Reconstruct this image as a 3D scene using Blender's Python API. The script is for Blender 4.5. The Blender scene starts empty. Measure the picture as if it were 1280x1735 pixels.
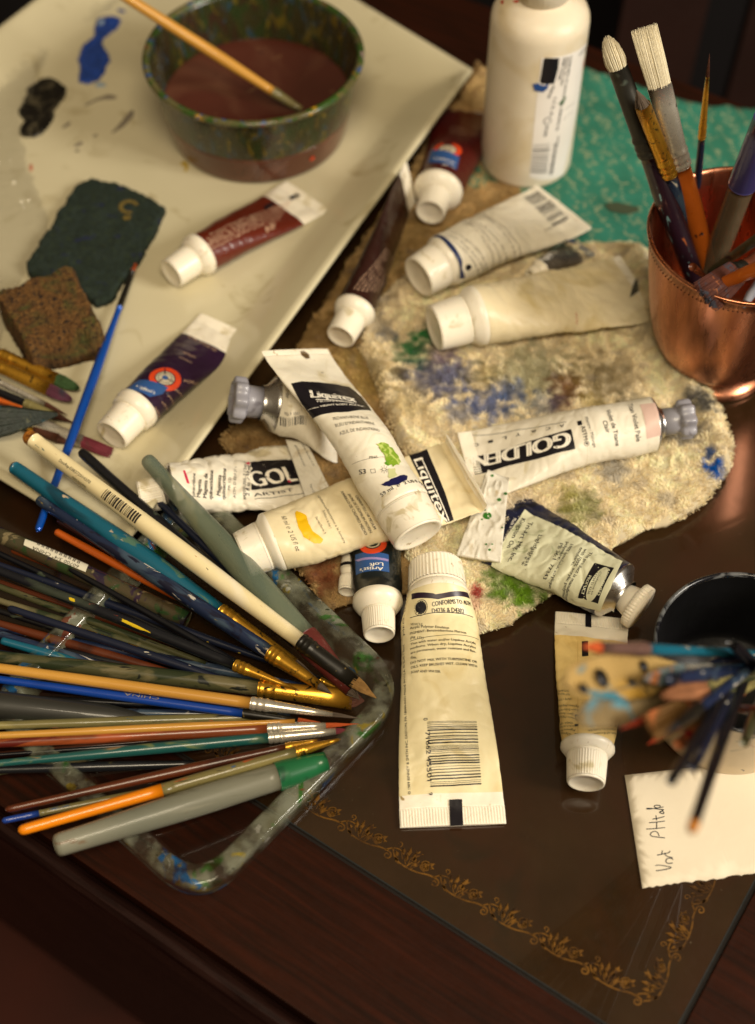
import bpy, bmesh, math, random
import numpy as np
from mathutils import Vector, Matrix, noise as mn
random.seed(7); np.random.seed(7)
sc = bpy.context.scene
col = bpy.context.collection
# ---------------------------------------------------------------- camera, world, lamps, exposure
MM = 0.001
E = math.radians(54.0); DIST = 700.0; F = 2410.0          # millimetres; F in pixels of the 1280x1735 frame
FW = np.array([0, math.cos(E), -math.sin(E)]); RT = np.array([1., 0, 0]); UP = np.cross(RT, FW)
CAM = -FW * DIST
cd = bpy.data.cameras.new('camera'); cam = bpy.data.objects.new('camera', cd); col.objects.link(cam)
cd.sensor_fit = 'VERTICAL'; cd.sensor_height = 36.0; cd.sensor_width = 36.0; cd.lens = 36.0 * F / 1735.0
cd.clip_start = 0.02; cd.clip_end = 30
cam.matrix_world = Matrix(((RT[0], UP[0], -FW[0], CAM[0]*MM), (RT[1], UP[1], -FW[1], CAM[1]*MM), (RT[2], UP[2], -FW[2], CAM[2]*MM), (0, 0, 0, 1)))
cd.dof.use_dof = True; cd.dof.focus_distance = 0.635; cd.dof.aperture_fstop = 5.0; cd.dof.aperture_blades = 0
sc.camera = cam
w = bpy.data.worlds.new('World'); sc.world = w; w.use_nodes = True
nt = w.node_tree; bg = nt.nodes['Background']
tc = nt.nodes.new('ShaderNodeTexCoord'); sx = nt.nodes.new('ShaderNodeSeparateXYZ'); rp = nt.nodes.new('ShaderNodeValToRGB')
nt.links.new(tc.outputs['Generated'], sx.inputs[0]); nt.links.new(sx.outputs['Z'], rp.inputs[0]); nt.links.new(rp.outputs[0], bg.inputs[0])
rp.color_ramp.elements[0].position = 0.0; rp.color_ramp.elements[0].color = (0.10, 0.045, 0.02, 1)
rp.color_ramp.elements[1].position = 1.0; rp.color_ramp.elements[1].color = (1.0, 0.74, 0.44, 1)
bg.inputs[1].default_value = 0.23
def area(name, loc, target, size, size_y, energy, color):
    l = bpy.data.lights.new(name, 'AREA'); l.shape = 'RECTANGLE'; l.size = size; l.size_y = size_y; l.energy = energy; l.color = color
    o = bpy.data.objects.new(name, l); col.objects.link(o); o.location = loc
    o.rotation_euler = (Vector(target) - Vector(loc)).to_track_quat('-Z', 'Y').to_euler(); return o
area('room_light', (0.10, -0.75, 1.50), (0.05, 0.0, 0), 0.7, 0.45, 21, (1.0, 0.84, 0.60))
area('window_light', (1.25, -0.45, 0.85), (0.05, 0.0, 0), 0.45, 0.55, 26, (1.0, 0.92, 0.80))
sc.view_settings.view_transform = 'Standard'; sc.view_settings.look = 'None'; sc.view_settings.exposure = -0.12; sc.view_settings.gamma = 1.0
sc.view_settings.use_curve_mapping = False
sc.render.engine = 'CYCLES'
sc.cycles.use_denoising = True
sc.cycles.max_bounces = 8; sc.cycles.transparent_max_bounces = 24
sc.cycles.caustics_reflective = False; sc.cycles.caustics_refractive = False

# ---------------------------------------------------------------- helpers: pixels to points, materials, meshes
def at(x, y, z=0.0):
    d = FW + RT*(x-640)/F - UP*(y-867.5)/F
    return CAM + d*((z-CAM[2])/d[2])
def proj(p):
    v = np.asarray(p) - CAM; k = v @ FW
    return np.array([640 + F*(v@RT)/k, 867.5 - F*(v@UP)/k]), k
def mmpx(p):                                               # millimetres per pixel at point p
    return ((np.asarray(p)-CAM) @ FW) / F
def height_for(bx, by, z0, ty):                            # height at which the point above (bx,by) shows at row ty
    b = at(bx, by, z0); lo, hi = 0, 400
    for _ in range(40):
        m = (lo+hi)/2
        if proj(b+np.array([0, 0, m]))[0][1] > ty: lo = m
        else: hi = m
    return m
def H(h):
    h = h.lstrip('#'); v = [int(h[i:i+2], 16)/255 for i in (0, 2, 4)]
    return tuple(c/12.92 if c <= 0.04045 else ((c+0.055)/1.055)**2.4 for c in v) + (1,)
_m = {}
def mat(name, base, rough=.5, metal=0., stains=(), bump=None, coat=0., alpha=1., trans=0., vary=0.12, vscale=.05, stretch=(1, 1, 1), sss=0., spec=.5, ior=1.45, world=False):
    if name in _m: return _m[name]
    m = bpy.data.materials.new(name); _m[name] = m; m.use_nodes = True
    n = m.node_tree.nodes; L = m.node_tree.links; p = n['Principled BSDF']
    t = n.new('ShaderNodeTexCoord'); mp = n.new('ShaderNodeMapping'); mp.vector_type = 'POINT'
    if world:
        g = n.new('ShaderNodeNewGeometry'); L.new(g.outputs['Position'], mp.inputs[0])
    else:
        oi = n.new('ShaderNodeObjectInfo'); ad = n.new('ShaderNodeVectorMath'); ad.operation = 'ADD'
        L.new(t.outputs['Object'], ad.inputs[0]); L.new(oi.outputs['Random'], ad.inputs[1]); L.new(ad.outputs[0], mp.inputs[0])
    mp.inputs['Scale'].default_value = [1000*s for s in stretch]
    c = base if isinstance(base, tuple) else H(base)
    def nz(scale, detail=3, off=0.0):
        q = n.new('ShaderNodeTexNoise'); q.inputs['Scale'].default_value = scale; q.inputs['Detail'].default_value = detail; q.inputs['Distortion'].default_value = (.9 if off else 0)
        if off:
            a = n.new('ShaderNodeVectorMath'); a.operation = 'ADD'; a.inputs[1].default_value = (off*13.7, off*7.1, off*3.3)
            L.new(mp.outputs[0], a.inputs[0]); L.new(a.outputs[0], q.inputs['Vector'])
        else: L.new(mp.outputs[0], q.inputs['Vector'])
        return q.outputs['Fac']
    r = n.new('ShaderNodeValToRGB'); L.new(nz(vscale, 5), r.inputs[0])
    r.color_ramp.elements[0].position = .3; r.color_ramp.elements[1].position = .7
    r.color_ramp.elements[0].color = (c[0]*(1-vary), c[1]*(1-vary*1.1), c[2]*(1-vary*1.4), 1)
    r.color_ramp.elements[1].color = (min(1, c[0]*(1+vary*.5)), min(1, c[1]*(1+vary*.5)), min(1, c[2]*(1+vary*.5)), 1)
    cur = r.outputs[0]
    for i, s in enumerate(stains):
        hexc, scale, th = s[:3]; soft = s[3] if len(s) > 3 else .02
        mr = n.new('ShaderNodeMapRange'); L.new(nz(scale, 7, i+1+len(name) % 7), mr.inputs[0]); mr.inputs[1].default_value = th; mr.inputs[2].default_value = th+soft
        mx = n.new('ShaderNodeMix'); mx.data_type = 'RGBA'; L.new(mr.outputs[0], mx.inputs['Factor']); L.new(cur, mx.inputs['A']); mx.inputs['B'].default_value = H(hexc)
        cur = mx.outputs['Result']
    L.new(cur, p.inputs['Base Color'])
    p.inputs['Metallic'].default_value = metal; p.inputs['Coat Weight'].default_value = coat; p.inputs['Alpha'].default_value = alpha
    p.inputs['Transmission Weight'].default_value = trans; p.inputs['IOR'].default_value = ior; p.inputs['Specular IOR Level'].default_value = spec
    if sss: p.inputs['Subsurface Weight'].default_value = sss; p.inputs['Subsurface Scale'].default_value = .002; p.inputs['Subsurface Radius'].default_value = (1, .7, .4)
    mr = n.new('ShaderNodeMapRange'); L.new(nz(.3, 4, 9), mr.inputs[0]); mr.inputs[3].default_value = max(0, rough-.08); mr.inputs[4].default_value = min(1, rough+.1); L.new(mr.outputs[0], p.inputs['Roughness'])
    if bump:
        b = n.new('ShaderNodeBump'); L.new(nz(bump[0], 5, 5), b.inputs['Height']); b.inputs['Strength'].default_value = 1; b.inputs['Distance'].default_value = bump[1]*MM; L.new(b.outputs[0], p.inputs['Normal'])
    return m
ROT = {}
def mesh(name, verts, faces, mats, parent=None, fm=None, smooth=True, org=(0, 0, 0)):
    me = bpy.data.meshes.new(name)
    v = (np.asarray(verts, float) - np.asarray(org)) * MM
    if parent is not None and parent.name in ROT: v = v @ ROT[parent.name]      # into the thing's own axes
    me.from_pydata([tuple(a) for a in v], [], [tuple(int(i) for i in f) for f in faces])
    for m in (mats if isinstance(mats, (list, tuple)) else [mats]): me.materials.append(m)
    if fm is not None: me.polygons.foreach_set('material_index', fm)
    if smooth: me.polygons.foreach_set('use_smooth', [True]*len(me.polygons))
    me.update()
    o = bpy.data.objects.new(name, me); col.objects.link(o)
    if parent: o.parent = parent
    return o
def tag(o, label, cat, group=None):
    o['label'] = label; o['category'] = cat
    if group: o['group'] = group
    return o
def thing(name, label, cat, loc=(0, 0, 0), group=None):
    o = bpy.data.objects.new(name, None); col.objects.link(o); o.location = Vector(loc)*MM; o.empty_display_size = .01
    return tag(o, label, cat, group)
def merge(parts):                                          # parts: list of (verts, faces[, matindex])
    V = []; Fc = []; M = []
    k = 0
    for p in parts:
        V += [tuple(a) for a in p[0]]; Fc += [tuple(i+k for i in f) for f in p[1]]; M += [p[2] if len(p) > 2 else 0]*len(p[1]); k += len(p[0])
    return V, Fc, M
def grid_faces(nu, nv, wrap=False):
    f = []
    for i in range(nu-1):
        for j in range(nv if wrap else nv-1):
            j2 = (j+1) % nv; f.append((i*nv+j, (i+1)*nv+j, (i+1)*nv+j2, i*nv+j2))
    return f
def norm(v): v = np.asarray(v, float); return v/np.linalg.norm(v)
def lathe(prof, n=48, rad=None, ctr=(0, 0, 0), axis=(0, 0, 1), ref=None, cap=(True, True), sx_=1., sy_=1.):
    """prof: (radius, position along axis); rad(angle, i) scales the radius; sx_/sy_ can be lists per profile point"""
    ax = norm(axis); r0 = np.array(ref if ref is not None else ((1, 0, 0) if abs(ax[0]) < .9 else (0, 1, 0)), float)
    e1 = norm(r0 - ax*(r0@ax)); e2 = np.cross(ax, e1); V = []; c = np.asarray(ctr, float)
    for i, (r, h) in enumerate(prof):
        a = sx_[i] if hasattr(sx_, '__len__') else sx_; b = sy_[i] if hasattr(sy_, '__len__') else sy_
        for j in range(n):
            th = 2*math.pi*j/n; rr = r*(rad(th, i) if rad else 1)
            V.append(c + ax*h + e1*rr*a*math.cos(th) + e2*rr*b*math.sin(th))
    f = [(a, d, c_, b) for a, b, c_, d in grid_faces(len(prof), n, True)]
    if cap[0]: f.append(tuple(range(n))[::-1])
    if cap[1]: f.append(tuple((len(prof)-1)*n + j for j in range(n)))
    return V, f
def inpoly(px, py, P):
    ins = np.zeros(px.shape, bool); n = len(P)
    for i in range(n):
        x1, y1 = P[i]; x2, y2 = P[(i+1) % n]
        c = ((y1 > py) != (y2 > py)) & (px < (x2-x1)*(py-y1)/((y2-y1) or 1e-9)+x1); ins ^= c
    return ins
def edged(px, py, P):
    d = np.full(px.shape, 1e9); n = len(P)
    for i in range(n):
        a = np.array(P[i]); b = np.array(P[(i+1) % n]); ab = b-a; t = np.clip(((px-a[0])*ab[0]+(py-a[1])*ab[1])/(ab@ab), 0, 1)
        d = np.minimum(d, np.hypot(px-a[0]-t*ab[0], py-a[1]-t*ab[1]))
    return d
def smooth_poly(P, it=2):
    P = [np.array(p, float) for p in P]
    for _ in range(it):
        Q = []
        for i in range(len(P)):
            a, b = P[i], P[(i+1) % len(P)]; Q += [a*.75+b*.25, a*.25+b*.75]
        P = Q
    return P
def slab(name, poly, z0, z1, m, parent=None, zf=None, step=3., bev=1.2, jitter=0., org=(0, 0, 0)):
    """solid sheet with the outline poly (world mm): top at z1 (+zf(x,y)), rounded border, flat underside"""
    bm = bmesh.new(); P = [np.array(p[:2], float) for p in poly]
    R = []
    for i in range(len(P)):
        a, b = P[i], P[(i+1) % len(P)]; k = max(1, int(np.linalg.norm(b-a)/step))
        R += [a+(b-a)*t/k for t in range(k)]
    R = [r + np.array([(mn.noise(Vector((r[0]*.09, r[1]*.09, q)))+.5*mn.noise(Vector((r[0]*.3, r[1]*.3, q)))+.35*mn.noise(Vector((r[0]*.8, r[1]*.8, q))))*jitter for q in (3., 9.)]) for r in R]
    vs = [bm.verts.new((r[0], r[1], 0)) for r in R]; bm.faces.new(vs)
    bmesh.ops.triangulate(bm, faces=bm.faces[:])
    for _ in range(7):
        e = [x for x in bm.edges if x.calc_length() > step*1.6]
        if not e: break
        bmesh.ops.subdivide_edges(bm, edges=e, cuts=1); bmesh.ops.triangulate(bm, faces=[f for f in bm.faces if len(f.verts) > 3])
    for _ in range(3): bmesh.ops.smooth_vert(bm, verts=[v for v in bm.verts if not v.is_boundary], factor=.5, use_axis_x=True, use_axis_y=True)
    bm.normal_update()
    if sum(f.normal.z for f in bm.faces) < 0: bmesh.ops.reverse_faces(bm, faces=bm.faces[:])
    V = [v.co.copy() for v in bm.verts]; bm.verts.index_update(); Fc = [[v.index for v in f.verts] for f in bm.faces]
    x = np.array([v.x for v in V]); y = np.array([v.y for v in V]); d = edged(x, y, R)
    ztop = np.array([z1 + (zf(a, b) if zf else 0) for a, b in zip(x, y)])
    k = np.clip(d/max(bev, 1e-3), 0, 1); z = z0+(ztop-z0)*(.45+.55*np.sqrt(1-(1-k)**2))
    top = list(zip(x, y, z)); bed = [e for e in bm.edges if e.is_boundary]
    n = len(top); bot = [(a, b, z0) for a, b in zip(x, y)]
    faces = Fc + [[n+i for i in f][::-1] for f in Fc]
    for e in bed:
        f = e.link_faces[0]; l = [q for q in f.loops if q.edge == e][0]; a = l.vert.index; b = l.link_loop_next.vert.index
        faces.append([b, a, n+a, n+b])
    bm.free()
    return mesh(name, top+bot, faces, m, parent, org=org)
def tube_path(pts, r, n=8, closed=False, prof=None):
    pts = [np.array(p, float) for p in pts]; V = []; N = len(pts)
    for i, p in enumerate(pts):
        a = pts[i-1] if (i or closed) else p; b = pts[(i+1) % N] if (i < N-1 or closed) else p
        t = norm(b-a); s = norm(np.cross(t, (0, 0, 1)) if abs(t[2]) < .95 else np.cross(t, (1, 0, 0))); u = np.cross(s, t)
        rr = r[i] if hasattr(r, '__len__') else r
        for j in range(n):
            th = 2*math.pi*j/n
            q = prof[j] if prof else (math.cos(th), math.sin(th)); V.append(p + (s*q[0]+u*q[1])*rr)
    f = grid_faces(N, n, True)
    if closed: f += [((N-1)*n+j, j, (j+1) % n, (N-1)*n+(j+1) % n) for j in range(n)]
    else: f += [tuple(range(n)), tuple((N-1)*n+j for j in range(n))[::-1]]
    return V, f
class Zm:                                                  # coordinates read off an enlarged crop of the photograph
    def __init__(s, ox, oy, k): s.o = np.array([ox, oy], float); s.k = k
    def __call__(s, x, y): return tuple(s.o + np.array([x, y])/s.k)
# ---------------------------------------------------------------- printing: lettering and shapes laid on a curved surface
_font = {}
def glyphs(txt):
    if txt in _font: return _font[txt]
    c = bpy.data.curves.new('t', 'FONT'); c.body = txt; c.resolution_u = 2 if len(txt) > 9 else 4; c.size = 1.
    o = bpy.data.objects.new('t', c); col.objects.link(o); dg = bpy.context.evaluated_depsgraph_get()
    me = bpy.data.meshes.new_from_object(o.evaluated_get(dg))
    V = np.array([v.co[:2] for v in me.vertices]) if len(me.vertices) else np.zeros((0, 2)); Fc = [tuple(p.vertices) for p in me.polygons]
    bpy.data.objects.remove(o); bpy.data.curves.remove(c); bpy.data.meshes.remove(me)
    if len(V): V[:, 0] -= V[:, 0].min()
    _font[txt] = (V, Fc); return _font[txt]
def refine(V, Fc, maxl):
    bm = bmesh.new(); vs = [bm.verts.new((a[0], a[1], 0)) for a in V]
    for f in Fc:
        try: bm.faces.new([vs[i] for i in f])
        except ValueError: pass
    bmesh.ops.triangulate(bm, faces=bm.faces[:])
    for _ in range(6):
        e = [x for x in bm.edges if x.calc_length() > maxl]
        if not e: break
        bmesh.ops.subdivide_edges(bm, edges=e, cuts=1); bmesh.ops.triangulate(bm, faces=[f for f in bm.faces if len(f.verts) > 3])
    bm.verts.index_update(); V2 = np.array([v.co[:2] for v in bm.verts]); F2 = [tuple(v.index for v in f.verts) for f in bm.faces]
    bm.free(); return V2, F2
class Surf:
    """P(u,s,off) gives local mm; M is the 4x4 local-to-world (mm). The picture position of a mark is turned into (u,s)."""
    M = np.eye(4); flip = 1; mx = 6
    def world(s, u, v): p = s.P(u, v, 0.); return (s.M @ np.array([*p, 1.]))[:3]
    dom = None; _g = None
    def grid(s):
        u0, u1, v0, v1 = s.dom; U_ = np.linspace(u0, u1, 56); V_ = np.linspace(v0, v1, 64)
        W = np.array([[s.world(a, b) for b in V_] for a in U_]); n = np.cross(np.gradient(W, axis=0), np.gradient(W, axis=1))*s.flip
        d = W-CAM; k = d@FW; X = 640+F*(d@RT)/k; Y = 867.5-F*(d@UP)/k; fr = (n*d).sum(-1)/(np.linalg.norm(n, axis=-1)*np.linalg.norm(d, axis=-1)+1e-9) < -.12
        s._g = (X[fr], Y[fr], np.broadcast_to(U_[:, None], X.shape)[fr], np.broadcast_to(V_[None, :], X.shape)[fr])
    def inv(s, px, guess=None):
        px = np.array(px, float); g = np.array(guess if guess is not None else s.guess, float); g00 = None
        if s.dom is not None:
            if s._g is None: s.grid()
            i = int(np.argmin((s._g[0]-px[0])**2+(s._g[1]-px[1])**2)); g = np.array([s._g[2][i], s._g[3][i]]); g00 = g.copy()
        for _ in range(30):
            f0 = proj(s.world(*g))[0]; r = px-f0
            if np.abs(r).max() < .02: break
            h = .15; J = np.stack([(proj(s.world(g[0]+h, g[1]))[0]-f0)/h, (proj(s.world(g[0], g[1]+h))[0]-f0)/h], 1)
            try: d = np.linalg.solve(J, r)
            except np.linalg.LinAlgError: break
            m = np.abs(d).max(); mx = 2. if g00 is not None else s.mx; g = g + (d*mx/m if m > mx else d); g = s.clip(g)
        e = np.abs(px-proj(s.world(*g))[0]).max()
        if g00 is not None and (e > .5 or np.abs(g-g00).max() > 5): g = g00
        return g
    def clip(s, g): return g
class Print:
    """collects marks for one surface and builds them as one mesh with a material per ink"""
    def __init__(s, surf, off=.16, maxl=2.2): s.s = surf; s.parts = []; s.mats = []; s.off = off; s.maxl = maxl; s.k = 0
    def mi(s, m):
        if m not in s.mats: s.mats.append(m)
        return s.mats.index(m)
    def add(s, V, Fc, m, lift=0):
        if not len(V): return
        V, Fc = refine(V, Fc, s.maxl); o = s.off + lift
        W = [s.s.P(a[0], a[1], o) for a in V]
        if s.s.flip < 0: Fc = [f[::-1] for f in Fc]
        s.parts.append((W, Fc, s.mi(m)))
    def text(s, txt, p0, p1, h, m, lift=.05, bold=0, raw=False, g=None):
        V, Fc = glyphs(txt)
        if not len(V): return
        a = np.array(p0, float) if raw else s.s.inv(p0, g); b = np.array(p1, float) if raw else s.s.inv(p1, a)
        e = b-a; wl = V[:, 0].max(); n = np.array([-e[1], e[0]])*s.s.flip; n = n/(np.linalg.norm(n) or 1)
        if raw: hh = h
        else: hh = h*mmpx(s.s.world(*a))
        for k in range(2 if bold else 1):
            W = np.array([a + e*(v[0]/wl) + n*(v[1]/.73*hh) for v in V]) + (norm(e)*bold*k)
            s.add(W, Fc, m, lift+.02*k)
    def poly(s, pts, m, lift=0, raw=False, g=None, wob=0):
        P = []
        for p in pts:
            g = np.array(p, float) if raw else s.s.inv(p, g); P.append(g)
        if wob:
            Q = []
            for i in range(len(P)):
                a, b = P[i], P[(i+1) % len(P)]
                for t in (0, .25, .5, .75):
                    q = a+(b-a)*t; Q.append(q+np.array([mn.noise(Vector((q[0]*1.3, q[1]*1.3, 1.))), mn.noise(Vector((q[0]*1.3, q[1]*1.3, 7.)))])*wob)
            P = Q
        s.add(P, [tuple(range(len(P)))], m, lift)
    def line(s, p0, p1, w, m, lift=.03, g=None, raw=False):
        a = np.array(p0, float) if raw else s.s.inv(p0, g); b = np.array(p1, float) if raw else s.s.inv(p1, a); n = norm([-(b-a)[1], (b-a)[0]])*w/2
        s.add([a-n, b-n, b+n, a+n], [(0, 1, 2, 3)], m, lift)
    def disc(s, c, r, m, lift=0, r2=0, n=28, g=None, a0=0., a1=2*math.pi):
        a = s.s.inv(c, g); rr = r*mmpx(s.s.world(*a)); ri = r2*mmpx(s.s.world(*a))
        full = a1-a0 > 6.28
        if ri <= 0: s.add([a+rr*np.array([math.cos(2*math.pi*i/n), math.sin(2*math.pi*i/n)]) for i in range(n)], [tuple(range(n))], m, lift)
        else:
            T = [a0+(a1-a0)*i/n for i in range(n+1)]
            V = [a+rr*np.array([math.cos(t), math.sin(t)]) for t in T]+[a+ri*np.array([math.cos(t), math.sin(t)]) for t in T]
            s.add(V, [(i, i+1, n+2+i, n+1+i) for i in range(n)], m, lift)
    def bars(s, q, m, n=42, seed=1, lift=.03):
        """barcode inside the picture quad q = p00,p10,p11,p01; bars run p00->p10 and stack p00->p01"""
        rn = random.Random(seed); a, b, c, d = [s.s.inv(x) for x in q]; t = 0.; ws = [rn.choice((1, 1, 2, 3)) for _ in range(n)]; tot = sum(ws)
        for i, k in enumerate(ws):
            if i % 2 == 0:
                t0, t1 = t/tot, (t+k*.8)/tot; s.add([a+(d-a)*t0, b+(c-b)*t0, b+(c-b)*t1, a+(d-a)*t1], [(0, 1, 2, 3)], m, lift)
            t += k
    def build(s, name, parent, org=(0, 0, 0)):
        if not s.parts: return
        V, Fc, M = merge(s.parts); o = mesh(name, V, Fc, s.mats, parent, fm=M, smooth=True, org=org); return o
class Flat(Surf):
    def __init__(s, z, zf=None): s.z = z; s.guess = (0, 0); s.zf = zf; s.mx = 200
    def P(s, u, v, off): return np.array([u, v, s.z+off+(s.zf(u, v) if s.zf else 0)])
class Cyl(Surf):
    """upright (tapering) round wall: u = height, v = arc length"""
    def __init__(s, c, rf, h0, gu): s.c = np.array(c); s.rf = rf; s.r0 = rf(h0); s.guess = (gu, 0); s.flip = -1; s.dom = (0, 260, -1.5*s.r0, 1.5*s.r0)
    def P(s, u, v, off):
        r = s.rf(u)+off; a = v/s.r0; return s.c+np.array([r*math.sin(a), -r*math.cos(a), u])
# ---------------------------------------------------------------- paint tube
def ell_a(b, per):
    lo, hi = 0, per/2
    for _ in range(30):
        a = (lo+hi)/2; p = math.pi*(3*(a+b)-math.sqrt((3*a+b)*(a+3*b)))
        if p < per: lo = a
        else: hi = a
    return a
class TubeSurf(Surf):
    def __init__(s, R, L, full=.35, thick=.7, wr=.5, seed=0, curl=0, curl_at=.85, flare=1., plump=.88):
        s.R = R; s.L = L; s.wr = wr; s.seed = seed; s.curl = curl; s.uc = L*curl_at; s.guess = (L*.5, 0); s.tab = []
        N = 60
        for i in range(N+1):
            t = i/N; k = min(1, max(0, (t-full)/(.94-full))); k0 = min(1, t/.12)
            b = R + (thick-R)*(k*k*(3-2*k)*.55+k*.45); b *= 1-(1-plump)*k0*(1-k)
            b = max(thick, b); a = ell_a(b, 2*math.pi*R)
            a = R+(a-R)*(flare if t > .5 else 1+(flare-1)*t*2)
            th = np.linspace(0, math.pi, 91); y = a*np.sin(th); z = b*np.cos(th); ds = np.hypot(np.diff(y), np.diff(z)); S = np.concatenate([[0], np.cumsum(ds)])
            s.tab.append((a, b, S, th))
        s.N = N; s.dom = (-.5, L, -math.pi*R*.98, math.pi*R*.98)
    def sec(s, u):
        t = min(.99999, max(0, u/s.L))*s.N; i = int(t); f = t-i; A = s.tab[i]; B = s.tab[i+1]
        return A[0]*(1-f)+B[0]*f, A[1]*(1-f)+B[1]*f, (A if f < .5 else B)
    def pt(s, u, th, off=0.):
        a, b, _ = s.sec(u); y = a*math.sin(th); z = b+b*math.cos(th)
        nx = np.array([0, math.sin(th)/a, math.cos(th)/b]); nx /= np.linalg.norm(nx)
        fl = 1-b/s.R; e = min(1, u/(.12*s.L)) if u > 0 else 0; e2 = min(1, max(0, (s.L*1.0-u)/(.1*s.L)))
        q = Vector((u*.07, y*.09, s.seed)); q2 = Vector((u*.16+5, y*.12, s.seed+3+(1 if math.cos(th) > 0 else 2)))
        w = (mn.noise(q)+.5*mn.noise(q*2.1))*s.wr*2.2*e*(.35+.65*fl)*(.3+.7*e2)
        cr = abs(mn.noise(q2)); kc = max(0, .34-cr)/.34; d = -kc*kc*s.wr*.8*e*(.3+.7*e2)*(1-.5*fl)
        x = u; z += w + s.wr*1.2*fl; p = np.array([x, y, z])+nx*(d+off)
        if s.curl and p[0] > s.uc:
            k = s.curl; ang = (p[0]-s.uc)*k; r = 1/k - (p[2]-1.)
            p = np.array([s.uc+math.sin(ang)*r, p[1], 1/k-math.cos(ang)*r])
        return p
    def P(s, u, v, off):
        a, b, T = s.sec(u); th = float(np.interp(min(abs(v), T[2][-1]), T[2], T[3])); th = math.copysign(th, v)
        return s.pt(u, th, off)
    def clip(s, g): return np.array([min(s.L+8, max(-6, g[0])), min(s.R*2.9, max(-s.R*2.9, g[1]))])
WHITE = mat('white_tube_plastic', '#e9e2cf', .33, stains=[('#cfc3a0', .06, .6, .15), ('#8a7a5c', .9, .735, .03)], bump=(.25, .12), sss=.05)
CREAM = mat('cream_tube_plastic', '#e6d9ae', .36, stains=[('#d2be86', .05, .55, .2)], bump=(.25, .12), sss=.05)
CAPW = mat('white_cap_plastic', '#eee6d3', .3, stains=[('#c9bc98', .1, .6, .1), ('#a08a5c', .25, .68, .06), ('#6a4a34', .8, .74, .02)], sss=.08, vary=.05)
INK = mat('black_ink', '#15131a', .35, vary=.05)
METAL = mat('tube_aluminium', '#c4c2bf', .28, metal=1, bump=(.4, .1), vary=.1)
def tube(name, label, cap_px, end_px, w_px, body, cap=CAPW, zb=(0, 0), Lc=None, Ls=None, Rc=None, cap_kind='ribbed', shoulder=None, full=.35, wr=.5, seed=0, roll=0., curl=0, curl_at=.85,
         white_end=None, crimp=CAPW, crimp_len=7., flare=1., cap_flange=0., group='paint tubes scattered over the desk', white_ring=None, nocrimp=False, shoulder_shape='cone', plump=.88):
    R = w_px/2*mmpx(at(*cap_px, zb[0]+8)); A = at(*cap_px, zb[0]+R); B = at(*end_px, zb[1]+.7)
    tot = np.linalg.norm(B-A); Lc = Lc if Lc is not None else R*1.3; Ls = Ls if Ls is not None else R*.5; Rc = Rc or R*.95; L = tot-Lc-Ls
    d = B-A; yaw = math.atan2(d[1], d[0]); z0, z1 = zb; pitch = math.asin(max(-1, min(1, (z1-z0)/tot)))
    Mx = Matrix.Rotation(yaw, 4, 'Z') @ Matrix.Rotation(-pitch, 4, 'Y') @ Matrix.Translation((0, 0, R)) @ Matrix.Rotation(roll, 4, 'X') @ Matrix.Translation((0, 0, -R))
    off = Mx @ Vector((-Lc-Ls, 0, R)); T = Vector(A) - off; Mx = Matrix.Translation(T) @ Mx
    root = thing(name, label, 'paint tube', group=group); Mm = Mx.copy(); Mm.translation = Mx.translation*MM; root.matrix_world = Mm
    S = TubeSurf(R, L, full=full, wr=wr, seed=seed, curl=curl, curl_at=curl_at, flare=flare, plump=plump); S.M = np.array(Mx)
    nu, nt_ = int(L/.8), 128; bl = L-(0 if nocrimp else crimp_len); us = np.linspace(0, bl, nu)
    V = [S.pt(u, 2*math.pi*j/nt_) for u in us for j in range(nt_)]
    Fb = grid_faces(nu, nt_, True)+[tuple((nu-1)*nt_+j for j in range(nt_))[::-1], tuple(range(nt_))]
    mats = [body] + ([crimp] if white_end else []) + ([white_ring] if white_ring else [])
    fm = None
    if white_end:
        fm = [0]*len(Fb)
        for i in range(nu-1):
            if us[i] > L-white_end:
                for j in range(nt_): fm[i*nt_+j] = 1
    mesh('body', V, Fb, mats, root, fm=fm)
    if not nocrimp:
        nc = int(max(30, S.tab[-1][0]*2/.62)); cv = []
        ul = np.linspace(bl-.3, L, 8)
        for i, u in enumerate(ul):
            a, b, _ = S.sec(u)
            for j in range(nc+1):
                y = -a+2*a*j/nc; rib = .22*(j % 2)*(0 < i < 7); th = math.asin(max(-1, min(1, y/a)))
                cv.append(S.pt(u, th, .08+rib))
        for i, u in enumerate(ul):
            a, b, _ = S.sec(u)
            for j in range(nc+1):
                y = -a+2*a*j/nc; th = math.pi-math.asin(max(-1, min(1, y/a))); cv.append(S.pt(u, th, .08))
        n0 = 8*(nc+1); fc = grid_faces(8, nc+1) + [tuple(n0+k for k in f)[::-1] for f in grid_faces(8, nc+1)]
        fc += [(7*(nc+1)+j, n0+7*(nc+1)+j, n0+7*(nc+1)+j+1, 7*(nc+1)+j+1) for j in range(nc)]
        mesh('crimped_end', cv, fc, crimp, root, smooth=False)
    ctr = (0, 0, R)
    rn = Rc*.8
    if shoulder_shape == 'cone': pf = [(R*.995, .4), (R*1.0, -.3), (R*.97, -Ls*.25), (rn*1.02, -Ls*.8), (rn, -Ls-.5)]
    elif shoulder_shape == 'ring': pf = [(R*1.0, .8), (R*1.07, .3), (R*1.08, -Ls*.35), (R*1.02, -Ls*.5), (Rc*1.15, -Ls*.92), (Rc*.8, -Ls-.3)]
    else: pf = [(R*.99, .5), (R*1.01, -.2), (R*.99, -Ls*.4), (Rc*1.03, -Ls*.75), (Rc*.98, -Ls), (Rc*.7, -Ls-.3)]
    v, f = lathe(pf, 56, ctr=ctr, axis=(1, 0, 0), ref=(0, 1, 0), cap=(False, False)); mesh('shoulder', v, [q[::-1] for q in f], shoulder or cap, root)
    xe = -Ls; nr = 240
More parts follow.
